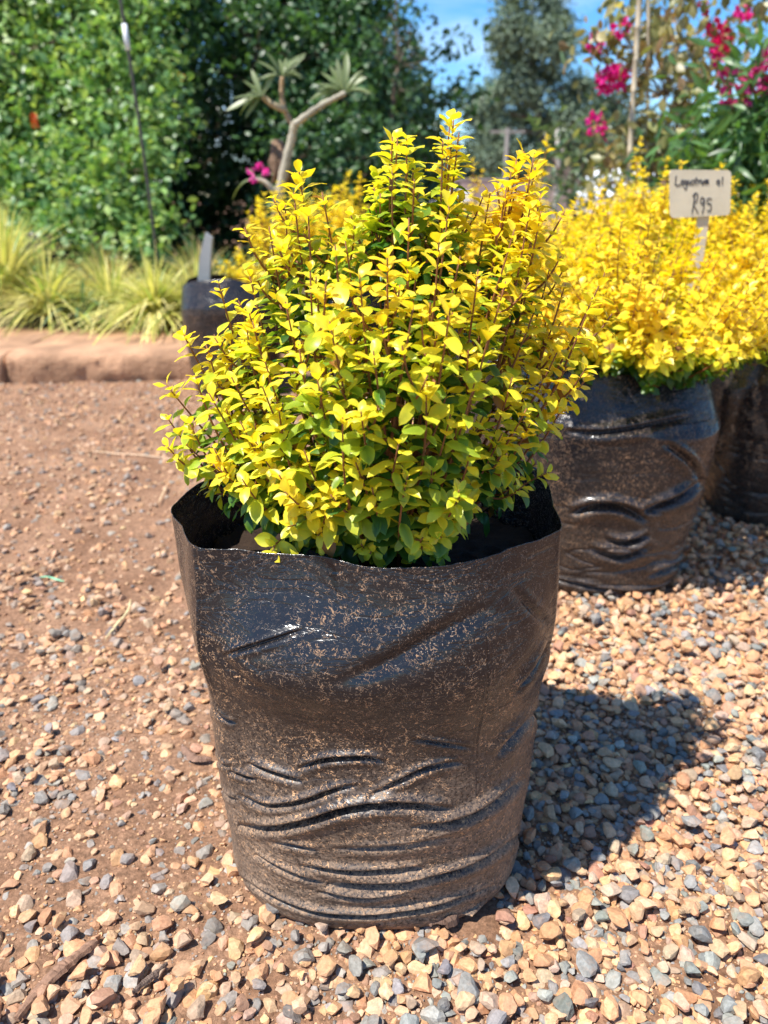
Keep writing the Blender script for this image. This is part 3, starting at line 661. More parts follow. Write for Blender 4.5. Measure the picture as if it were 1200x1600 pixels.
def gravel(sets, tm, name, label, tiny=None):
    Xs, Ys, Ss, Zs = [], [], [], []
    for i, (X, Y, s) in enumerate(sets):
        Xs.append(X); Ys.append(Y); Ss.append(s); Zs.append(gz(X, Y)+s*(RNG.uniform(-.12, .32, len(X)) if i != 1 else RNG.uniform(.5, 1.15, len(X))))
    X, Y, s, Z = map(np.concatenate, (Xs, Ys, Ss, Zs)); n = len(X)
    th = RNG.uniform(0, 6.283, n); tilt = RNG.normal(0, .38, (n, 2))
    nn = nrm(np.stack((tilt[:, 0], tilt[:, 1], np.ones(n)), -1)); dd = np.stack((np.cos(th), np.sin(th), np.zeros(n)), -1)
    M = frames(dd, nn)*s[:, None, None]
    pal = np.array([(.56, .315, .165), (.58, .37, .225), (.50, .265, .135), (.43, .31, .22), (.235, .235, .22), (.18, .182, .175), (.30, .295, .27), (.37, .20, .13), (.60, .38, .20)])
    gfac = np.clip(.29-.08*np.clip((Y-.7)/.5, 0, 1), 0, 1)
    isg = RNG.random(n) < gfac
    pick = np.where(isg, RNG.choice([4, 5, 6], n, p=[.45, .3, .25]), RNG.choice([0, 1, 2, 3, 7, 8], n, p=[.28, .24, .17, .16, .08, .07]))
    C = pal[pick]*RNG.uniform(.86, 1.3, (n, 1))*(1+RNG.normal(0, .03, (n, 3)))
    dust = ((X < .0)*np.clip(.25+.25*(Y-.8), .15, .6))[:, None]*RNG.uniform(.3, 1.2, (n, 1)); C = C*(1-dust)+np.array((.37, .225, .14))*dust
    o = scatter(name, tm, RNG.integers(0, len(tm), n), M, np.stack((X, Y, Z), -1), C, M_stone, smooth=False)
    props(o, label, 'gravel', kind='stuff'); print(name, n)
gravel(near, HI, 'gravel', 'loose tan and blue grey gravel around the front bag')
gravel(far, [stone_t(1, 300+k, 8) for k in range(8)], 'gravel', 'finer looking tan gravel farther back in the yard')

# ------------------------------------------------------------------ raised kerb of the planting bed
def kerb_stone(name, label, x0, x1, yf0, yf1, yb0, yb1, h, seed):
    """long cast block: front edge from (x0,yf0) to (x1,yf1), back edge yb; rounded front arris, rough face"""
    root = None; nu_, prof = 90, []
    mb = MB(); rows = []
    for i in range(nu_+1):
        u = i/nu_; x = x0+(x1-x0)*u; yf = yf0+(yf1-yf0)*u; yb = yb0+(yb1-yb0)*u
        p = [(yf+.012, -.05), (yf+.012, .0), (yf+.006, h*.25), (yf+.004, h*.5), (yf+.004, h*.68), (yf+.008, h*.84), (yf+.022, h*.95), (yf+.045, h)] + [(yf+.045+(yb-yf-.06)*k/12, h+.004*math.sin(k)) for k in range(1, 13)] + [(yb, h*.96), (yb, -.05)]
        rows.append([(x, a, b) for a, b in p])
    V = np.array(rows); m = V.shape[1]; V = V.reshape(-1, 3)
    n_ = fbm(V[:, 0]*16, V[:, 1]*16, V[:, 2]*28, 4, seed); fr = (V[:, 2] < h*.86)
    V[:, 1] -= np.where(fr, n_*.010, 0); V[:, 2] += fbm(V[:, 0]*5, V[:, 1]*5, 0, 3, seed)*.004
    fs = [(i*m+k, (i+1)*m+k, (i+1)*m+k+1, i*m+k+1) for i in range(nu_) for k in range(m-1)] + [tuple(range(m))[::-1][::-1], tuple(nu_*m+k for k in range(m))[::-1]]
    mb.add(V, fs); o = mb.build(name, M_kerb); return props(o, label, 'kerb', 'blocks of the bed kerb')
M_kerb = mat_basic('terracotta_concrete', (.46, .265, .155), .9, .25, 7, .42, 1., 70, dist=.012)
kerb_stone('kerb_block', 'long reddish concrete kerb block in front of the ornamental grass', -1.53, -.775, 3.10, 3.16, 3.84, 3.79, .115, 1)
kerb_stone('kerb_block', 'reddish kerb block cut by the left edge of the photo', -3.2, -1.545, 2.98, 3.088, 3.9, 3.85, .112, 2)
mb = MB(); n_ = 60
bx = np.linspace(-6, 1.5, n_); by = np.linspace(3.80, 8.0, 30); BX, BY = np.meshgrid(bx, by); BZ = .10+fbm(BX*3, BY*3, 0, 3, 5)*.02
ii = np.arange(n_*30).reshape(30, n_)
mb.add(np.stack((BX, BY, BZ), -1), [tuple(f) for f in np.stack((ii[:-1, :-1], ii[:-1, 1:], ii[1:, 1:], ii[1:, :-1]), -1).reshape(-1, 4)])
props(mb.build('bed_soil', mat_basic('dark_bed_soil', (.09, .055, .035), .95, .2, 20, .4, 1., 60, dist=.02)), 'dark soil of the raised bed', 'soil', kind='structure')

# ------------------------------------------------------------------ ornamental grass
def tuft(x, y, z, label, seed, nb=230, Lh=.36, spread=.5, cols=((.86, .78, .34), (.62, .62, .16), (.30, .42, .09)), w_=.0062, lean=(0, 0), name='grass_tuft', cat_='ornamental grass', grp='grass tufts along the kerb'):
    r = np.random.default_rng(seed); V = []; S = 8
    if nb > 100: nb = int(nb*1.7); Lh *= 1.12; spread *= 1.35; y -= .10
    mb = MB(); cols = np.array(cols)
    for b in range(nb):
        th = r.uniform(0, 6.283); out = r.beta(1.6, 1.6)*spread; L_ = Lh*r.uniform(.55, 1.15); w0 = w_*r.uniform(.7, 1.3)
        d = np.array((math.cos(th), math.sin(th)))
        t = np.linspace(0, 1, S+1); droop = r.uniform(.5, 1.5)
        hx = L_*(t*out*.6+out*1.1*t**2.2); hz = L_*(t*(1-.25*out)-droop*out*t**2.6)
        P = np.stack((x+d[0]*(hx+.03*r.random())+lean[0]*t*t, y+d[1]*(hx+.03*r.random())+lean[1]*t*t, z+hz), -1)
        P[:, 2] = np.maximum(P[:, 2], .0+.02*r.random())
        sd = np.array((-d[1], d[0], 0)); wv = w0*(1-t**2.5*.95)
        up = np.array((0, 0, 1.))*.25
        A = P+sd*wv[:, None]+up*wv[:, None]; C_ = P-sd*wv[:, None]+up*wv[:, None]
        c = cols[r.choice(3, p=[.5, .34, .16])]*r.uniform(.8, 1.15)
        VV = np.concatenate((A, P, C_)); n1 = S+1
        mb.add(VV, [(i, i+1, n1+i+1, n1+i) for i in range(S)]+[(n1+i, n1+i+1, 2*n1+i+1, 2*n1+i) for i in range(S)], c)
    root = thing(name, label, cat_, (x, y, z), 0, grp)
    mb.build('blades', M_grass, root)
    mb2 = MB(); mb2.tube([(x, y, z-.02), (x, y, z+.035)], [.035, .02], 9, (.25, .2, .08)); mb2.build('crown', M_bark, root)
tuft(-1.98, 4.25, .12, 'tallest grass tuft, standing upright at the left edge', 1, 320, .56, .40)
tuft(-1.70, 4.10, .11, 'arching yellow grass tuft second from the left edge', 2, 260, .36, .75)
tuft(-1.42, 4.22, .11, 'yellow striped grass tuft in the middle of the row above the kerb', 3, 260, .36, .85)
tuft(-1.12, 3.98, .11, 'grass tuft whose blades hang lowest over the kerb face', 4, 300, .36, .8, lean=(.02, -.05))
tuft(-.93, 4.00, .11, 'greener grass tuft at the right, nearest the black bag', 5, 240, .34, .8)
tuft(-.72, 4.25, .11, 'pale grass tuft partly behind the folded black bag', 6, 200, .34, .85)
tuft(-1.58, 4.62, .11, 'grass tuft in the rear row with brownish blades', 7, 200, .36, .6, cols=((.45, .33, .14), (.5, .45, .15), (.25, .3, .08)))
tuft(-1.02, 4.50, .11, 'brownish grass tuft in the rear row right of the thin cane', 8, 200, .40, .5, cols=((.5, .38, .18), (.5, .47, .15), (.25, .32, .08)))
BLU = ((.16, .30, .17), (.10, .22, .12), (.24, .38, .24))
tuft(-1.52, 3.93, .11, 'low blue green strap leaved plant under the grass at left', 9, 30, .34, 1.0, BLU, .011, name='strap_leaf_plant', cat_='plant', grp='blue green strap leaved plants')
tuft(-.98, 4.72, .12, 'tall blue green strap leaved plant behind the thin cane', 10, 26, .52, .45, BLU, .012, name='strap_leaf_plant', cat_='plant', grp='blue green strap leaved plants')
# bag standing in the bed
rb = other_bag(-2.12, 5.05, 'black nursery bag with grey rim lying in the bed behind the tallest grass', M_bag3, 61, z=.49, r=.17, nu=120, nv=70)
# thin cane with white tag
root = thing('plant_cane', 'thin dark cane leaning left above the grass, with a white band near its top', 'cane', at(250, 445, 4.5), 0)
mb = MB(); a, b = at(251, 450, 4.5), at(178, -60, 4.5); t_ = np.linspace(0, 1, 14)[:, None]; P = a*(1-t_)+b*t_; P[:, 0] += np.sin(t_[:, 0]*3)*.012
mb.tube(P, .0085, 8, (.06, .05, .045)); mb.build('cane', mat_basic('dark_cane', None, .6, .4, 30, .3, .3, 60), root)
k0, k1 = (40+60)/510, (66+60)/510
mb = MB(); mb.tube(P[12:13]*0+b+(a-b)*k0+np.array((.008, 0, 0)), .012, 8) if False else None
q0, q1 = b+(a-b)*.17, b+(a-b)*.245; off = np.array((np.interp(1-.17, t_[:, 0], np.sin(t_[:, 0]*3)*.012), 0, 0))
MB().tube([q0+off, (q0+q1)/2+off, q1+off], .013, 10, (.75, .77, .78)).build('tag', mat_basic('white_tape', None, .5, .5, 20, .05), root)

# ------------------------------------------------------------------ trees
def limb(p0, p1, r0, r1, rng, n=8, wob=.05, col=(.14, .10, .07), mb=None):
    t = np.linspace(0, 1, n)[:, None]; P = np.array(p0)*(1-t)+np.array(p1)*t; Ln = np.linalg.norm(np.array(p1)-np.array(p0))
    P[1:] += np.cumsum(rng.normal(0, wob*Ln/n, (n-1, 3)), 0); mb.tube(P, np.linspace(r0, r1, n), 8, col); return P
LEAF_T = [leaf_t(1, .6, .2, .1, 0, 4, 3), leaf_t(1, .55, .4, -.1, 0, 4, 3), leaf_t(1, .66, .1, .2, 0, 4, 3)]
LEAF_F = [leaf_t(1, .55, .2, .1, 0, 3, 3), leaf_t(1, .6, .3, -.1, 0, 3, 3)]
def tree(name, label, base, clumps, leaf, per, cols, mat, seed, trunk=None, tm=LEAF_T, shell=.55, up=.5, droop=0., group=None, cat_='tree', bark=(.14, .10, .07), tr0=.06, tk_end=None, flat=1.):
    """clumps: list of (centre, radius). leaves sit on twigs in the outer part of each clump"""
    rng = np.random.default_rng(seed); root = thing(name, label, cat_, base, 0, group)
    mb = MB(); base = np.array(base, float)
    cs = np.array([c for c, r in clumps]); rs = np.array([r for c, r in clumps])
    top = np.array(tk_end) if tk_end is not None else np.array((cs[:, 0].mean(), cs[:, 1].mean(), base[2]+(cs[:, 2].max()-base[2])*.75))
    TP = limb(base-np.array((0, 0, .1)), top, tr0, tr0*.3, rng, 14, .12, bark, mb)
    for c, r in clumps:
        k = int(np.clip(len(TP)*np.clip((c[2]-r*.7-base[2])/(top[2]-base[2]+1e-6), .1, .95), 1, len(TP)-1)); limb(TP[k], c, tr0*.35*(1-k/len(TP)*.6), tr0*.08, rng, 7, .12, bark, mb)
        for q in range(5):
            limb(c, np.array(c)+nrm(rng.normal(0, 1, 3))*r*.8, tr0*.09, tr0*.03, rng, 4, .1, bark, mb)
    mb.build('trunk', M_bark, root)
    Ps, Ds, Ns, Ss, Cs = [], [], [], [], []
    cols = np.array(cols)
    for ci, (c, r) in enumerate(clumps):
        n = int(per*r*r/(rs.mean()**2)); tw = max(3, n//14)
        u = nrm(rng.normal(0, 1, (tw, 3))); rad = r*(shell+(1-shell)*rng.random(tw)**.6)*(1+.25*vnoise(u[:, 0]*2+ci, u[:, 1]*2, u[:, 2]*2))
        tp = np.array(c)+u*rad[:, None]*np.array((1, 1, flat))
        k = rng.integers(0, tw, n); dirn = nrm(u[k]+rng.normal(0, .5, (n, 3))+np.array((0, 0, -droop)))
        p = tp[k]+dirn*rng.uniform(-.9, 1.2, n)[:, None]*leaf*2.2+rng.normal(0, leaf*.6, (n, 3))
        ld = nrm(dirn+rng.normal(0, .8, (n, 3))+np.array((0, 0, -droop))); nn = u[k]*.6+rng.normal(0, .45, (n, 3))+np.array((0, 0, up))
        Ps.append(p); Ds.append(ld); Ns.append(nn); Ss.append(leaf*rng.uniform(.7, 1.25, n)); Cs.append(cols[rng.integers(0, len(cols), n)]*rng.uniform(.75, 1.25, (n, 1))*rng.uniform(.85, 1.15))
    P, D, Nn, S_, C = map(np.concatenate, (Ps, Ds, Ns, Ss, Cs))
    scatter('foliage', tm, rng.integers(0, len(tm), len(P)), frames(D, Nn)*S_[:, None, None], P, C, mat, root)
    return root
def clumps_px(pts, Y, dY, rad, seed, jit=.25, slope=0.):
    rng = np.random.default_rng(seed); out = []
    for x, y in pts:
        yy = Y+rng.uniform(-dY, dY)+slope*(400-y); out.append((tuple(at(x, y, yy)), rad*rng.uniform(1-jit, 1+jit)))
    return out
TG = [(.27, .43, .12), (.14, .28, .08), (.40, .52, .16), (.19, .34, .11)]
r = np.random.default_rng(3)
# big leafy tree at left
pts = [(x+r.uniform(-20, 20), y+r.uniform(-20, 20)) for y in range(-160, 400, 62) for x in range(-260, 250, 66)]
tree('leafy_tree', 'dense green tree with small glossy leaves at the left, behind the grass', (-2.0, 6.0, .08), clumps_px(pts, 5.45, .3, .32, 1, slope=.0030), .062, 720, TG, M_tree, 5, up=.7, group='leafy green trees behind the bed')
# dark tree behind centre-left
pts = [(x+r.uniform(-22, 22), y+r.uniform(-22, 22)) for y in range(-200, 130, 60) for x in range(270, 620, 62)]+[(x+r.uniform(-20, 20), y+r.uniform(-20, 20)) for y in range(120, 420, 62) for x in range(470, 630, 62)]
tree('leafy_tree', 'dark shady tree behind the frangipani, sky showing at its right edge', (-1.25, 7.2, .05), clumps_px(pts, 6.6, .4, .36, 2, slope=.0024), .062, 600, [(.07, .16, .055), (.05, .12, .045), (.10, .20, .07)], M_tree, 6, group='leafy green trees behind the bed', tr0=.09)
pts = [(x+r.uniform(-22, 22), y+r.uniform(-22, 22)) for y in range(130, 480, 58) for x in range(-330, 660, 70)]
tree('leafy_tree', 'shaded lower shrubbery tree standing under the dark tree', (-1.7, 8.1, .05), clumps_px(pts, 8.3, .5, .5, 3, slope=.002), .075, 620, [(.035, .085, .03), (.045, .11, .03)], M_tree, 8, group='leafy green trees behind the bed')
# wispy right-hand twigs against the sky
rng = np.random.default_rng(9)
pts = [(610, 20), (630, 60), (640, 50), (645, 105), (665, 92), (610, 110), (625, 140), (650, 75), (620, -20), (600, 60)]
tree('wispy_tree', 'wispy small leaved tree edge against the blue sky right of the dark tree', (-.15, 7.0, .05), clumps_px(pts, 6.8, .3, .13, 4), .045, 26, [(.04, .10, .05), (.05, .12, .05)], M_tree, 10, shell=.2, tr0=.04)
pts = [(600, 180), (625, 170), (640, 200), (610, 240), (635, 240), (590, 280), (625, 290), (570, 230), (650, 255), (560, 290)]
tree('rounded_tree', 'soft grey green rounded tree farther off, left of the tall gum tree', (-.1, 14, 0), clumps_px(pts, 14, .8, .48, 5), .11, 420, [(.11, .17, .085), (.09, .15, .08)], M_tree, 12, tr0=.12)
# tall gum tree
GUM = [(.155, .215, .145), (.115, .165, .115), (.20, .26, .16)]
pts = [(830, -30), (800, 0), (860, 10), (820, 30), (880, 35), (790, 45), (850, 60), (795, 80), (880, 80), (830, 95), (890, 60), (810, 115), (860, 120), (790, 140), (835, 150), (885, 150), (760, 160), (745, 165), (810, 180), (860, 185), (775, 195), (890, 185), (840, 210), (800, 225), (870, 225), (780, 240), (900, 230), (830, 250), (860, 260), (905, 130), (765, 225), (810, 262), (890, 262)]
tree('gum_tree', 'tall grey green gum tree rising alone against the sky', (12.3, 60, 0), clumps_px(pts, 60, 1.6, .92, 6, .4), .30, 900, GUM, M_far, 14, tm=LEAF_F, droop=.6, bark=(.3, .26, .22), tr0=.5, shell=.35, flat=.8)
# distant tree line
FARC = [(.07, .11, .075), (.085, .13, .08), (.065, .10, .075)]
specs = [([(650, 250), (640, 275), (670, 280), (610, 280), (700, 290)], 70, 1.5, 'low dark tree far off beside the white car'), ([(725, 245), (745, 235), (735, 265), (760, 270), (720, 285), (750, 290)], 75, 1.6, 'dark round tree far off left of the gum trunk'),
         ([(930, 165), (950, 150), (925, 190), (905, 200), (945, 200), (960, 175), (915, 235), (950, 240), (930, 260)], 85, 2.2, 'bluish tree far off between the gum tree and the bougainvillea'),
         ([(870, 280), (900, 275), (850, 290), (930, 285), (820, 285), (790, 285)], 66, 1.4, 'low hedge like tree at the foot of the gum tree'), ([(1000, 230), (1030, 210), (1060, 240), (1010, 270), (1060, 270), (1100, 250), (1130, 220), (1120, 270)], 60, 2.0, 'dark tree far off behind the bougainvillea leaves'),
         ([(1170, 200), (1200, 180), (1230, 220), (1190, 250), (1220, 260)], 62, 2.2, 'dark tree far off behind the green shrub at right')]
for i, (pp, Y, rad, lb) in enumerate(specs):
    b = at(pp[0][0], 310, Y); tree('distant_tree', lb, (b[0], Y, 0), clumps_px(pp+[(x+9, y+25) for x, y in pp], Y, 2, rad, 60+i), .5, 330, FARC, M_far, 70+i, tm=LEAF_F, tr0=.3, group='trees on the far side of the yard', shell=.4)

# ------------------------------------------------------------------ succulent branched plant (pink flowers)
root = thing('desert_rose', 'bare forked grey plant with leaf rosettes at its branch tips and a pink flower', 'plant', tuple(at(432, 420, 3.35)*np.array((1, 1, 0))), 0)
GB = (.40, .36, .27)
def pxs(l, Y): return [at(x, y, Y) for x, y in l]
mb = MB()
mb.tube(cat([at(432, 600, 3.35), at(430, 450, 3.35), at(432, 330, 3.35), at(445, 260, 3.35), at(456, 215, 3.35), at(460, 192, 3.35)], 5, False), np.linspace(.022, .015, 26)*(1+.12*np.sin(np.arange(26)*2.3)), 9, GB)
mb.tube(cat(pxs([(460, 195), (480, 180), (505, 163), (520, 155), (540, 145)], 3.32), 5, False), np.linspace(.014, .009, 21)*(1+.14*np.sin(np.arange(21)*2.1)), 8, GB)
mb.tube(cat(pxs([(459, 198), (446, 175), (440, 150), (441, 120)], 3.4), 5, False), np.linspace(.012, .008, 16)*(1+.12*np.sin(np.arange(16)*2.5)), 8, (.36, .25, .15))
mb.tube(cat(pxs([(446, 172), (425, 163), (410, 150)], 3.38), 5, False), np.linspace(.013, .010, 11), 8, (.38, .30, .18))
mb.tube(cat(pxs([(428, 300), (415, 285), (400, 280)], 3.3), 5, False), np.linspace(.012, .008, 11), 8, GB)
mb.build('branches', M_bark, root)
LONG = [leaf_t(1, .19, .15, .1, .05, 7, 3, 'obov'), leaf_t(1, .17, .45, .15, .05, 7, 3, 'obov'), leaf_t(1, .15, .7, .2, .08, 7, 3, 'obov')]
def leafset(name, items, Y, mat, parent, col, tm, seed, wid=1.):
    rg = np.random.default_rng(seed); P, D, Nn, S, C = [], [], [], [], []
    for x0, y0, x1, y1 in items:
        a, b = at(x0, y0, Y), at(x1, y1, Y+rg.uniform(-.05, .05)); P.append(a); D.append(b-a); S.append(np.linalg.norm(b-a)); Nn.append((rg.normal(0, .4), -.6, .8)); C.append(np.array(col)*rg.uniform(.8, 1.2))
    P, D, Nn, S, C = map(np.array, (P, D, Nn, S, C)); return scatter(name, tm, rg.integers(0, len(tm), len(P)), frames(D, Nn)*S[:, None, None], P, C, mat, parent)
items = [(441, 120, 402, 92), (441, 120, 478, 80), (441, 120, 438, 84), (441, 118, 462, 105), (441, 120, 412, 108), (441, 118, 425, 118), (441, 119, 455, 88), (410, 150, 352, 170), (410, 150, 382, 128), (410, 148, 392, 160), (410, 148, 424, 117), (410, 150, 395, 122), (410, 150, 380, 148),
         (540, 145, 568, 125), (540, 145, 502, 110), (540, 145, 541, 75), (535, 140, 483, 132), (540, 142, 560, 98), (530, 148, 500, 150), (538, 143, 515, 100), (540, 145, 550, 110), (538, 143, 525, 90), (534, 145, 495, 140), (400, 280, 350, 283), (400, 280, 385, 257), (400, 280, 420, 262)]
rg0 = random.Random(5)
for (cx_, cy_, n_, a0_, a1_) in ((441, 120, 12, -160, -15), (410, 150, 10, -230, -60), (538, 146, 20, -175, -5)):
    for _ in range(n_):
        a_ = math.radians(rg0.uniform(a0_, a1_)); l_ = rg0.uniform(22, 48); items.append((cx_, cy_, cx_+math.cos(a_)*l_, cy_+math.sin(a_)*l_))
leafset('leaves', items, 3.34, M_tree, root, (.20, .25, .10), LONG, 1)
def bracts(root, c, rad, n, size, cols, seed, name='flowers'):
    rg = np.random.default_rng(seed); u = nrm(rg.normal(0, 1, (n, 3))); P = np.array(c)+u*rad*rg.uniform(.3, 1, (n, 1))**.5
    D = nrm(u+rg.normal(0, .6, (n, 3))); Nn = u+rg.normal(0, .6, (n, 3)); cols = np.array(cols)
    return scatter(name, BRT, rg.integers(0, 2, n), frames(D, Nn)*(size*rg.uniform(.7, 1.2, n))[:, None, None], P, cols[rg.integers(0, len(cols), n)]*rg.uniform(.8, 1.15, (n, 1)), M_flower, root)
BRT = [leaf_t(1, .85, .2, .3, .1, 4, 3), leaf_t(1, .8, -.2, .3, .1, 4, 3)]
bracts(root, at(404, 274, 3.3), .026, 14, .03, [(.75, .06, .35), (.8, .15, .45)], 3)
dr = MB(); rg = np.random.default_rng(8)
for k in range(26):
    p = at(434+rg.uniform(-8, 8), 225+rg.uniform(-8, 8), 3.42); dr.tube([p, p+np.array((rg.uniform(-.03, .03), rg.uniform(-.02, .02), -.06)), p+np.array((rg.uniform(-.04, .04), 0, -.15))], [.006, .008, .002], 5, np.array((.30, .19, .12))*rg.uniform(.6, 1.2))
dr.build('dried_leaves', M_bark, root)

# ------------------------------------------------------------------ bougainvillea and its stakes
BC = [(.30, .27, .10), (.42, .37, .16), (.20, .20, .07), (.34, .22, .11), (.26, .27, .10)]
MAG = [(.85, .02, .28), (.9, .05, .38), (.75, .015, .22)]; DRED = [(.52, .015, .07), (.72, .02, .12)]
pts = [(1000, -20), (960, 10), (1040, 20), (1080, 0), (1110, 30), (935, 60), (975, 50), (1020, 60), (1060, 60), (1100, 70), (945, 90), (990, 95), (1030, 105), (1070, 110), (1110, 110), (1000, 140), (1045, 150), (1085, 150), (970, 160), (950, 200), (985, 200), (1030, 195), (1070, 200), (960, 240), (1000, 245), (1040, 240), (980, 285), (1020, 280), (940, 280), (1160, 20), (1200, 0), (1190, 50), (1140, 45), (1220, 80)]
pass
tree_l = bpy.data.objects['leafy_tree']
bracts(tree_l, at(53, 190, 5.5), .012, 9, .04, [(.75, .16, .03)], 91, 'orange_flowers'); bracts(tree_l, at(282, 120, 6.0), .01, 6, .035, [(.7, .4, .04)], 93, 'orange_flowers')
rb = tree('bougainvillea', 'tall bougainvillea with brownish olive leaves and magenta flowers tied to bamboo', tuple(at(1050, 300, 3.7)*np.array((1, 1, 0))), clumps_px(pts, 3.7, .22, .085, 7, .3), .052, 34, BC, M_tree, 16, shell=.1, droop=.5, cat_='bougainvillea', tr0=.02, up=.2, bark=(.2, .14, .09))
for i, (x, y, rd, n, cl) in enumerate([(957, 122, .055, 60, MAG), (972, 122, .04, 30, MAG), (943, 130, .035, 24, MAG), (929, 67, .03, 20, MAG), (972, 44, .03, 20, MAG), (930, 194, .035, 28, MAG), (946, 210, .018, 9, MAG), (1117, 52, .04, 24, DRED), (1128, 72, .045, 26, DRED), (1120, 88, .03, 16, MAG), (1162, 17, .02, 12, MAG), (1095, 18, .02, 8, DRED)]):
    bracts(rb, at(x, y, 3.55), rd*.85, n, .028, cl, 30+i, 'flower_cluster')
def bamboo(pa, pb, Y, label, rr=.011):
    a, b = at(*pa, Y), at(*pb, Y); rt = thing('bamboo_stake', label, 'stake', (a[0], Y, 0), 0, 'bamboo stakes')
    a = a+(a-b)/np.linalg.norm(a-b)*max(0, (a[2])/abs((a-b)[2]/np.linalg.norm(a-b)))
    P, R_ = [], []; n = 14
    for i in range(n):
        for e, f_ in ((0, 1.), (.04, 1.18), (.08, 1.)): t = (i+e)/n; P.append(a+(b-a)*t); R_.append(rr*f_)
    P.append(b); R_.append(rr); MB().tube(P, R_, 9, (.50, .42, .30)).build('culm', mat_basic('dry_bamboo', None, .55, .4, 25, .2, .3, 60), rt)
bamboo((985, 225), (1003, -60), 3.5, 'pale bamboo stake standing left in the bougainvillea'); bamboo((1012, 120), (1014, -60), 3.62, 'thinner bamboo stake close right of the pale one', .007)
# oleander like shrub at right
pts = [(1150, 200), (1185, 170), (1160, 240), (1200, 220), (1135, 260), (1180, 280), (1150, 300), (1120, 300), (1210, 280), (1130, 185), (1100, 235), (1170, 330), (1220, 180), (1240, 240), (1200, 330), (1130, 330)]
ro = tree('oleander_shrub', 'green long leaved oleander at the right edge with pink flowers on top', tuple(at(1170, 330, 3.1)*np.array((1, 1, 0))), clumps_px(pts, 3.1, .18, .11, 8), .085, 110, [(.09, .20, .05), (.12, .26, .07), (.07, .16, .05)], M_tree, 18, tm=[leaf_t(1, .24, .2, .1, 0, 5, 3, 'lance'), leaf_t(1, .2, .4, .1, 0, 5, 3, 'lance')], shell=.2, cat_='oleander', tr0=.018, up=.2)
for i, (x, y, rd, n) in enumerate([(1150, 155, .03, 18), (1185, 125, .035, 22), (1170, 140, .03, 16), (1200, 100, .04, 24), (1140, 128, .025, 12), (1195, 115, .03, 14)]): bracts(ro, at(x, y, 3.0), rd, n, .032, [(.75, .05, .28), (.8, .12, .38), (.6, .03, .15)], 50+i, 'flower_cluster')
pts = [(890, 240), (905, 200), (915, 250), (880, 270), (900, 290), (920, 225), (895, 215), (910, 275)]
tree('leafy_sapling', 'upright grey green sapling between the gum tree and the bougainvillea', tuple(at(900, 300, 5.0)*np.array((1, 1, 0))), clumps_px(pts, 5.0, .15, .10, 10), .11, 46, [(.12, .19, .09), (.16, .22, .11)], M_tree, 20, tm=[leaf_t(1, .2, .2, .1, 0, 5, 3, 'lance')], shell=.2, tr0=.02, cat_='sapling')

# ------------------------------------------------------------------ price sign
rt = thing('price_sign', 'small pale wooden sign with handwritten plant name and R95, stuck among golden bushes', 'price sign', tuple(at(1090, 420, 1.70)), 0)
YS = 1.70
TL, TR, BR, BL = at(1046, 265, YS), at(1142, 266, YS), at(1140, 336, YS), at(1047, 341, YS)
def onsign(u, v, out=0.):            # u,v in 0..1 from top-left
    p = (TL*(1-u)+TR*u)*(1-v)+(BL*(1-u)+BR*u)*v; return p+np.array((0, -out, 0))
poly = []; rc = .09
for cu, cv, a0 in ((1-rc*.75, rc, -90), (1-rc*.75, 1-rc, 0), (rc*.75, 1-rc, 90), (rc*.75, rc, 180)):
    for k in range(7):
        a = math.radians(a0+k*15); poly.append((cu+math.cos(a)*rc*.75, cv+math.sin(a)*rc))
Fv = [onsign(u, v, .0025) for u, v in poly]; Bv = [onsign(u, v, -.0025) for u, v in poly]; n = len(poly)
MB().add(np.array(Fv+Bv), [tuple(range(n))[::-1], tuple(range(n, 2*n))]+[(i, (i+1) % n, n+(i+1) % n, n+i) for i in range(n)]).build('board', mat_basic('weathered_ply', (.56, .49, .37), .8, .3, 14, .12, .3, 90), rt, smooth=False)
a, b = at(1091, 338, YS+.006), at(1088, 470, YS+.006); hw = .0115
MB().box((a+b)/2, (hw, .003, abs(a[2]-b[2])/2)).build('stake', mat_basic('weathered_stake', (.58, .50, .38), .8, .3, 30, .15, .3, 90), rt, smooth=False)
strokes = [[(.10, .12), (.09, .22), (.085, .31), (.13, .315), (.17, .30)], [(.19, .27), (.225, .24), (.205, .21), (.18, .25), (.195, .31), (.23, .30)],
           [(.275, .22), (.245, .23), (.245, .29), (.275, .28), (.28, .22), (.275, .35), (.25, .40), (.23, .37)], [(.305, .21), (.30, .28), (.325, .30), (.345, .22), (.345, .30)],
           [(.395, .21), (.37, .22), (.39, .26), (.385, .30), (.36, .30)], [(.43, .15), (.42, .29), (.44, .30)], [(.405, .21), (.45, .20)], [(.465, .30), (.465, .21), (.475, .23), (.50, .20)],
           [(.515, .21), (.51, .28), (.53, .30), (.55, .22), (.55, .30)], [(.575, .30), (.575, .21), (.59, .22), (.60, .30), (.605, .22), (.62, .21), (.63, .30)],
           [(.80, .21), (.77, .23), (.77, .30), (.80, .30), (.81, .22), (.80, .26), (.815, .31)], [(.86, .14), (.855, .31)],
           [(.41, .50), (.385, .72), (.36, .92)], [(.37, .56), (.42, .48), (.455, .55), (.43, .66), (.38, .72), (.42, .82), (.46, .93)],
           [(.56, .62), (.52, .58), (.50, .68), (.53, .73), (.565, .62), (.555, .80), (.53, .93)], [(.685, .62), (.62, .61), (.615, .72), (.66, .72), (.68, .80), (.66, .88), (.615, .87)]]
mk = MB()
for s_ in strokes:
    P = np.array([onsign(u, v, .0029) for u, v in cat(np.array(s_), 5, False)]); mk.tube(P, .0011, 6, (.05, .05, .06))
mk.build('handwriting', mat_basic('marker_ink', None, .7, .2, 60, .3), rt)

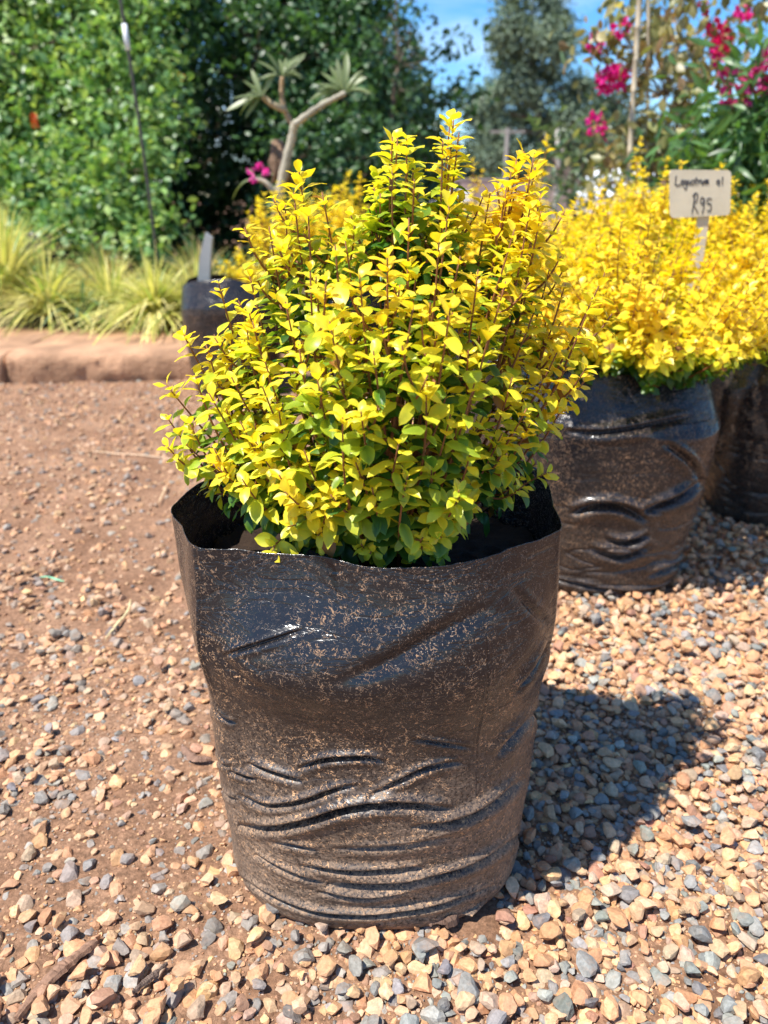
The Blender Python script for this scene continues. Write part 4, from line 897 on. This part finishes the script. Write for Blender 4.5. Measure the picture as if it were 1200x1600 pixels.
# ------------------------------------------------------------------ far end of the yard
def car(x, y, rz, label, col):
    root = thing('parked_car', label, 'car', (x, y, 0), rz, 'cars parked at the far end of the yard')
    pr = [(-2.1, .35), (-2.15, .75), (-1.95, .95), (-1.3, 1.02), (-.75, 1.42), (.9, 1.46), (1.55, 1.05), (2.05, .95), (2.15, .6), (2.1, .35)]
    Rm = np.array(root.rotation_euler.to_matrix()); o = np.array((x, y, 0.))
    def tf(V): return np.asarray(V)@Rm.T+o
    def ext(pts, w, wt=None): n = len(pts); V = [(a, -w, b) for a, b in pts]+[(a, w, b) for a, b in pts]; return tf(V), [tuple(range(n)), tuple(range(2*n-1, n-1, -1))]+[(i, n+i, n+(i+1) % n, (i+1) % n) for i in range(n)]
    b_ = MB().add(*ext(pr, .85)).build('body', mat_basic('car_paint', col, .25, .6, 3, .02), root, smooth=False)
    gm = mat_basic('dark_glass', (.03, .04, .05), .08, .6, 3, .02)
    for s in (-1, 1):
        gl = [(-1.1, 1.05), (-.7, 1.36), (.0, 1.38), (.0, 1.05)]; V = tf([(a, s*.857, b) for a, b in gl]+[(a, s*.845, b) for a, b in gl]); MB().add(V, [(0, 1, 2, 3), (7, 6, 5, 4)]).build('side_window', gm, root, smooth=False)
        gl = [(.08, 1.05), (.08, 1.38), (.85, 1.38), (1.3, 1.08)]; V = tf([(a, s*.857, b) for a, b in gl]+[(a, s*.845, b) for a, b in gl]); MB().add(V, [(0, 1, 2, 3), (7, 6, 5, 4)]).build('side_window', gm, root, smooth=False)
        for wx in (-1.35, 1.35):
            wh = MB().tube(tf([(wx, s*.70, .32), (wx, s*.88, .32)]), .32, 20, (1, 1, 1)).build('wheel', mat_basic('tyre_rubber', (.02, .02, .02), .8, .3), root, smooth=False)
            MB().tube(tf([(wx, s*.875, .32), (wx, s*.895, .32)]), .19, 16, (1, 1, 1)).build('rim', mat_basic('rim_metal', (.5, .5, .52), .3, .5, metal=.8), root, smooth=False)
c = at(690, 312, 30); car(c[0]-1.2, 30, .1, 'white car parked far off, seen between the top sprigs of the front bush', (.8, .82, .84))
c = at(945, 305, 22); car(c[0]+.4, 22, 1.2, 'white car parked far off behind the bougainvillea base', (.8, .82, .84))
mb = MB(); c = at(800, 308, 44); mb.box((c[0]+1, 44, .8), (7, .12, .8), col=(.34, .25, .22)); mb.box((c[0]+1, 44, 1.64), (7.05, .16, .04), col=(.42, .36, .32))
props(mb.build('boundary_wall', mat_basic('faded_plaster', None, .9, .2, 1.5, .2, .4, 9), smooth=False), 'low dull pink wall far off at the end of the yard', 'wall')
mb = MB(); c0, c1 = at(868, 320, 12), at(870, 190, 12); mb.tube([c0*np.array((1, 1, 0)), c0, (c0+c1)/2+np.array((.03, 0, 0)), c1], [.05, .04, .035, .02], 8, (.42, .38, .33)); 
mb.tube([(c0+c1)/2, (c0+c1)/2+np.array((.12, 0, .25)), (c0+c1)/2+np.array((.18, 0, .5))], [.02, .015, .008], 6, (.42, .38, .33)); mb.tube([(c0+c1)/2, (c0+c1)/2+np.array((-.12, 0, .2)), (c0+c1)/2+np.array((-.2, 0, .42))], [.02, .014, .006], 6, (.42, .38, .33))
props(mb.build('bare_tree', M_bark), 'thin leafless grey tree between the gum tree and the sapling', 'tree')
rp_ = thing('nursery_signboard', 'small brown board on a post seen above the golden bushes', 'signboard', tuple(at(873, 300, 9)*np.array((1, 1, 0))), 0)
c = at(873, 276, 9); MB().box(c, (.13, .012, .10)).build('board', mat_basic('brown_board', (.22, .16, .13), .8, .3, 5, .2), rp_, smooth=False)
MB().tube([(c[0], 9.02, 0), (c[0], 9.02, c[2])], .02, 8).build('post', mat_basic('grey_post', (.25, .24, .22), .7, .3), rp_)
c = at(788, 300, 40); mb = MB(); mb.tube([(c[0], 40, 0), (c[0], 40, at(788, 200, 40)[2])], [.13, .09], 10, (.33, .30, .27)); mb.box((c[0], 40, at(788, 206, 40)[2]), (.8, .05, .05), col=(.3, .27, .24)); props(mb.build('utility_pole', M_bark, smooth=False), 'grey utility pole standing in front of the gum tree', 'utility pole')

# ------------------------------------------------------------------ litter on the ground
def strip(name, label, cat_, pts, wd, th, col, seed, zoff=.004, group=None):
    P = cat([atz(x, y, zoff) for x, y in pts], 8, False); P = resample(P, 40, False); rg = np.random.default_rng(seed)
    P[:, 2] = gz(P[:, 0], P[:, 1])+zoff+rg.normal(0, .0006, len(P)).cumsum()*.4
    T = nrm(np.gradient(P, axis=0)); sd = nrm(np.cross(T, (0, 0, 1))); tt = np.linspace(0, 1, len(P)); wv = wd*(np.sin(np.pi*np.clip(tt, .03, .97))**.35)*(1+.25*vnoise(tt*9, seed*1.))
    V = []
    for i in range(len(P)):
        for (s, h) in ((-1, 0), (-.75, 1), (-.1, 1.25), (.6, .95), (1, .1), (.3, -.4), (-.5, -.4)): V.append(P[i]+sd[i]*s*wv[i]*(1+rg.normal(0, .06))+np.array((0, 0, h*th*(1+rg.normal(0, .12)))))
    m = 7; fs = [(i*m+k, i*m+(k+1) % m, (i+1)*m+(k+1) % m, (i+1)*m+k) for i in range(len(P)-1) for k in range(m)]+[tuple(range(m))[::-1], tuple((len(P)-1)*m+k for k in range(m))]
    o = MB().add(np.array(V), fs, col).build(name, M_wood, smooth=False); return props(o, label, cat_, group)
M_wood = mat_basic('dry_litter', None, .85, .25, 120, .35, .8, 260, dist=.002)
strip('bark_strip', 'long brown splintered bark strip lying at the bottom left corner', 'bark', [(28, 1600), (60, 1560), (105, 1515), (152, 1474)], .0065, .004, (.27, .155, .10), 1, .008)
strip('bark_strip', 'small dark bark sliver right of the long strip', 'bark', [(208, 1556), (235, 1532), (262, 1508)], .003, .003, (.13, .09, .07), 2, .007)
strip('dead_leaf', 'curled brown dead leaf lying left of the front bag', 'dead leaf', [(285, 1168), (305, 1185), (330, 1186)], .006, .003, (.22, .13, .09), 3, .008)
strip('straw', 'long pale straw on the soil left of the front bag', 'straw', [(165, 1002), (185, 975), (200, 955), (204, 938)], .0028, .0012, (.62, .50, .27), 4, .008)
strip('straw', 'pale straw lying crosswise higher up on the soil', 'straw', [(112, 711), (150, 708), (210, 712), (260, 716), (300, 728)], .003, .0012, (.60, .42, .28), 5, .006)
strip('straw', 'short thin straw leaning next to the left corner of the front bag', 'straw', [(248, 790), (262, 762)], .0022, .001, (.6, .42, .25), 6, .01)
strip('wood_chip', 'tan wood chip on the gravel at lower right', 'wood chip', [(1062, 1424), (1085, 1410), (1108, 1396)], .006, .003, (.42, .28, .16), 7, .013)
strip('dead_leaf', 'crumpled dark dead leaf under the bottom edge of the front bag', 'dead leaf', [(655, 1428), (680, 1434), (705, 1438), (696, 1446)], .010, .007, (.14, .085, .06), 8, .012)
strip('root_clump', 'small brown root clump at the bottom edge of the front bag', 'root clump', [(612, 1447), (630, 1438), (648, 1434)], .007, .008, (.16, .10, .07), 9, .008)
strip('grass_scrap', 'tiny green plastic like scrap on the soil at left', 'scrap', [(62, 903), (80, 902), (100, 908)], .002, .001, (.25, .62, .38), 10, .008)
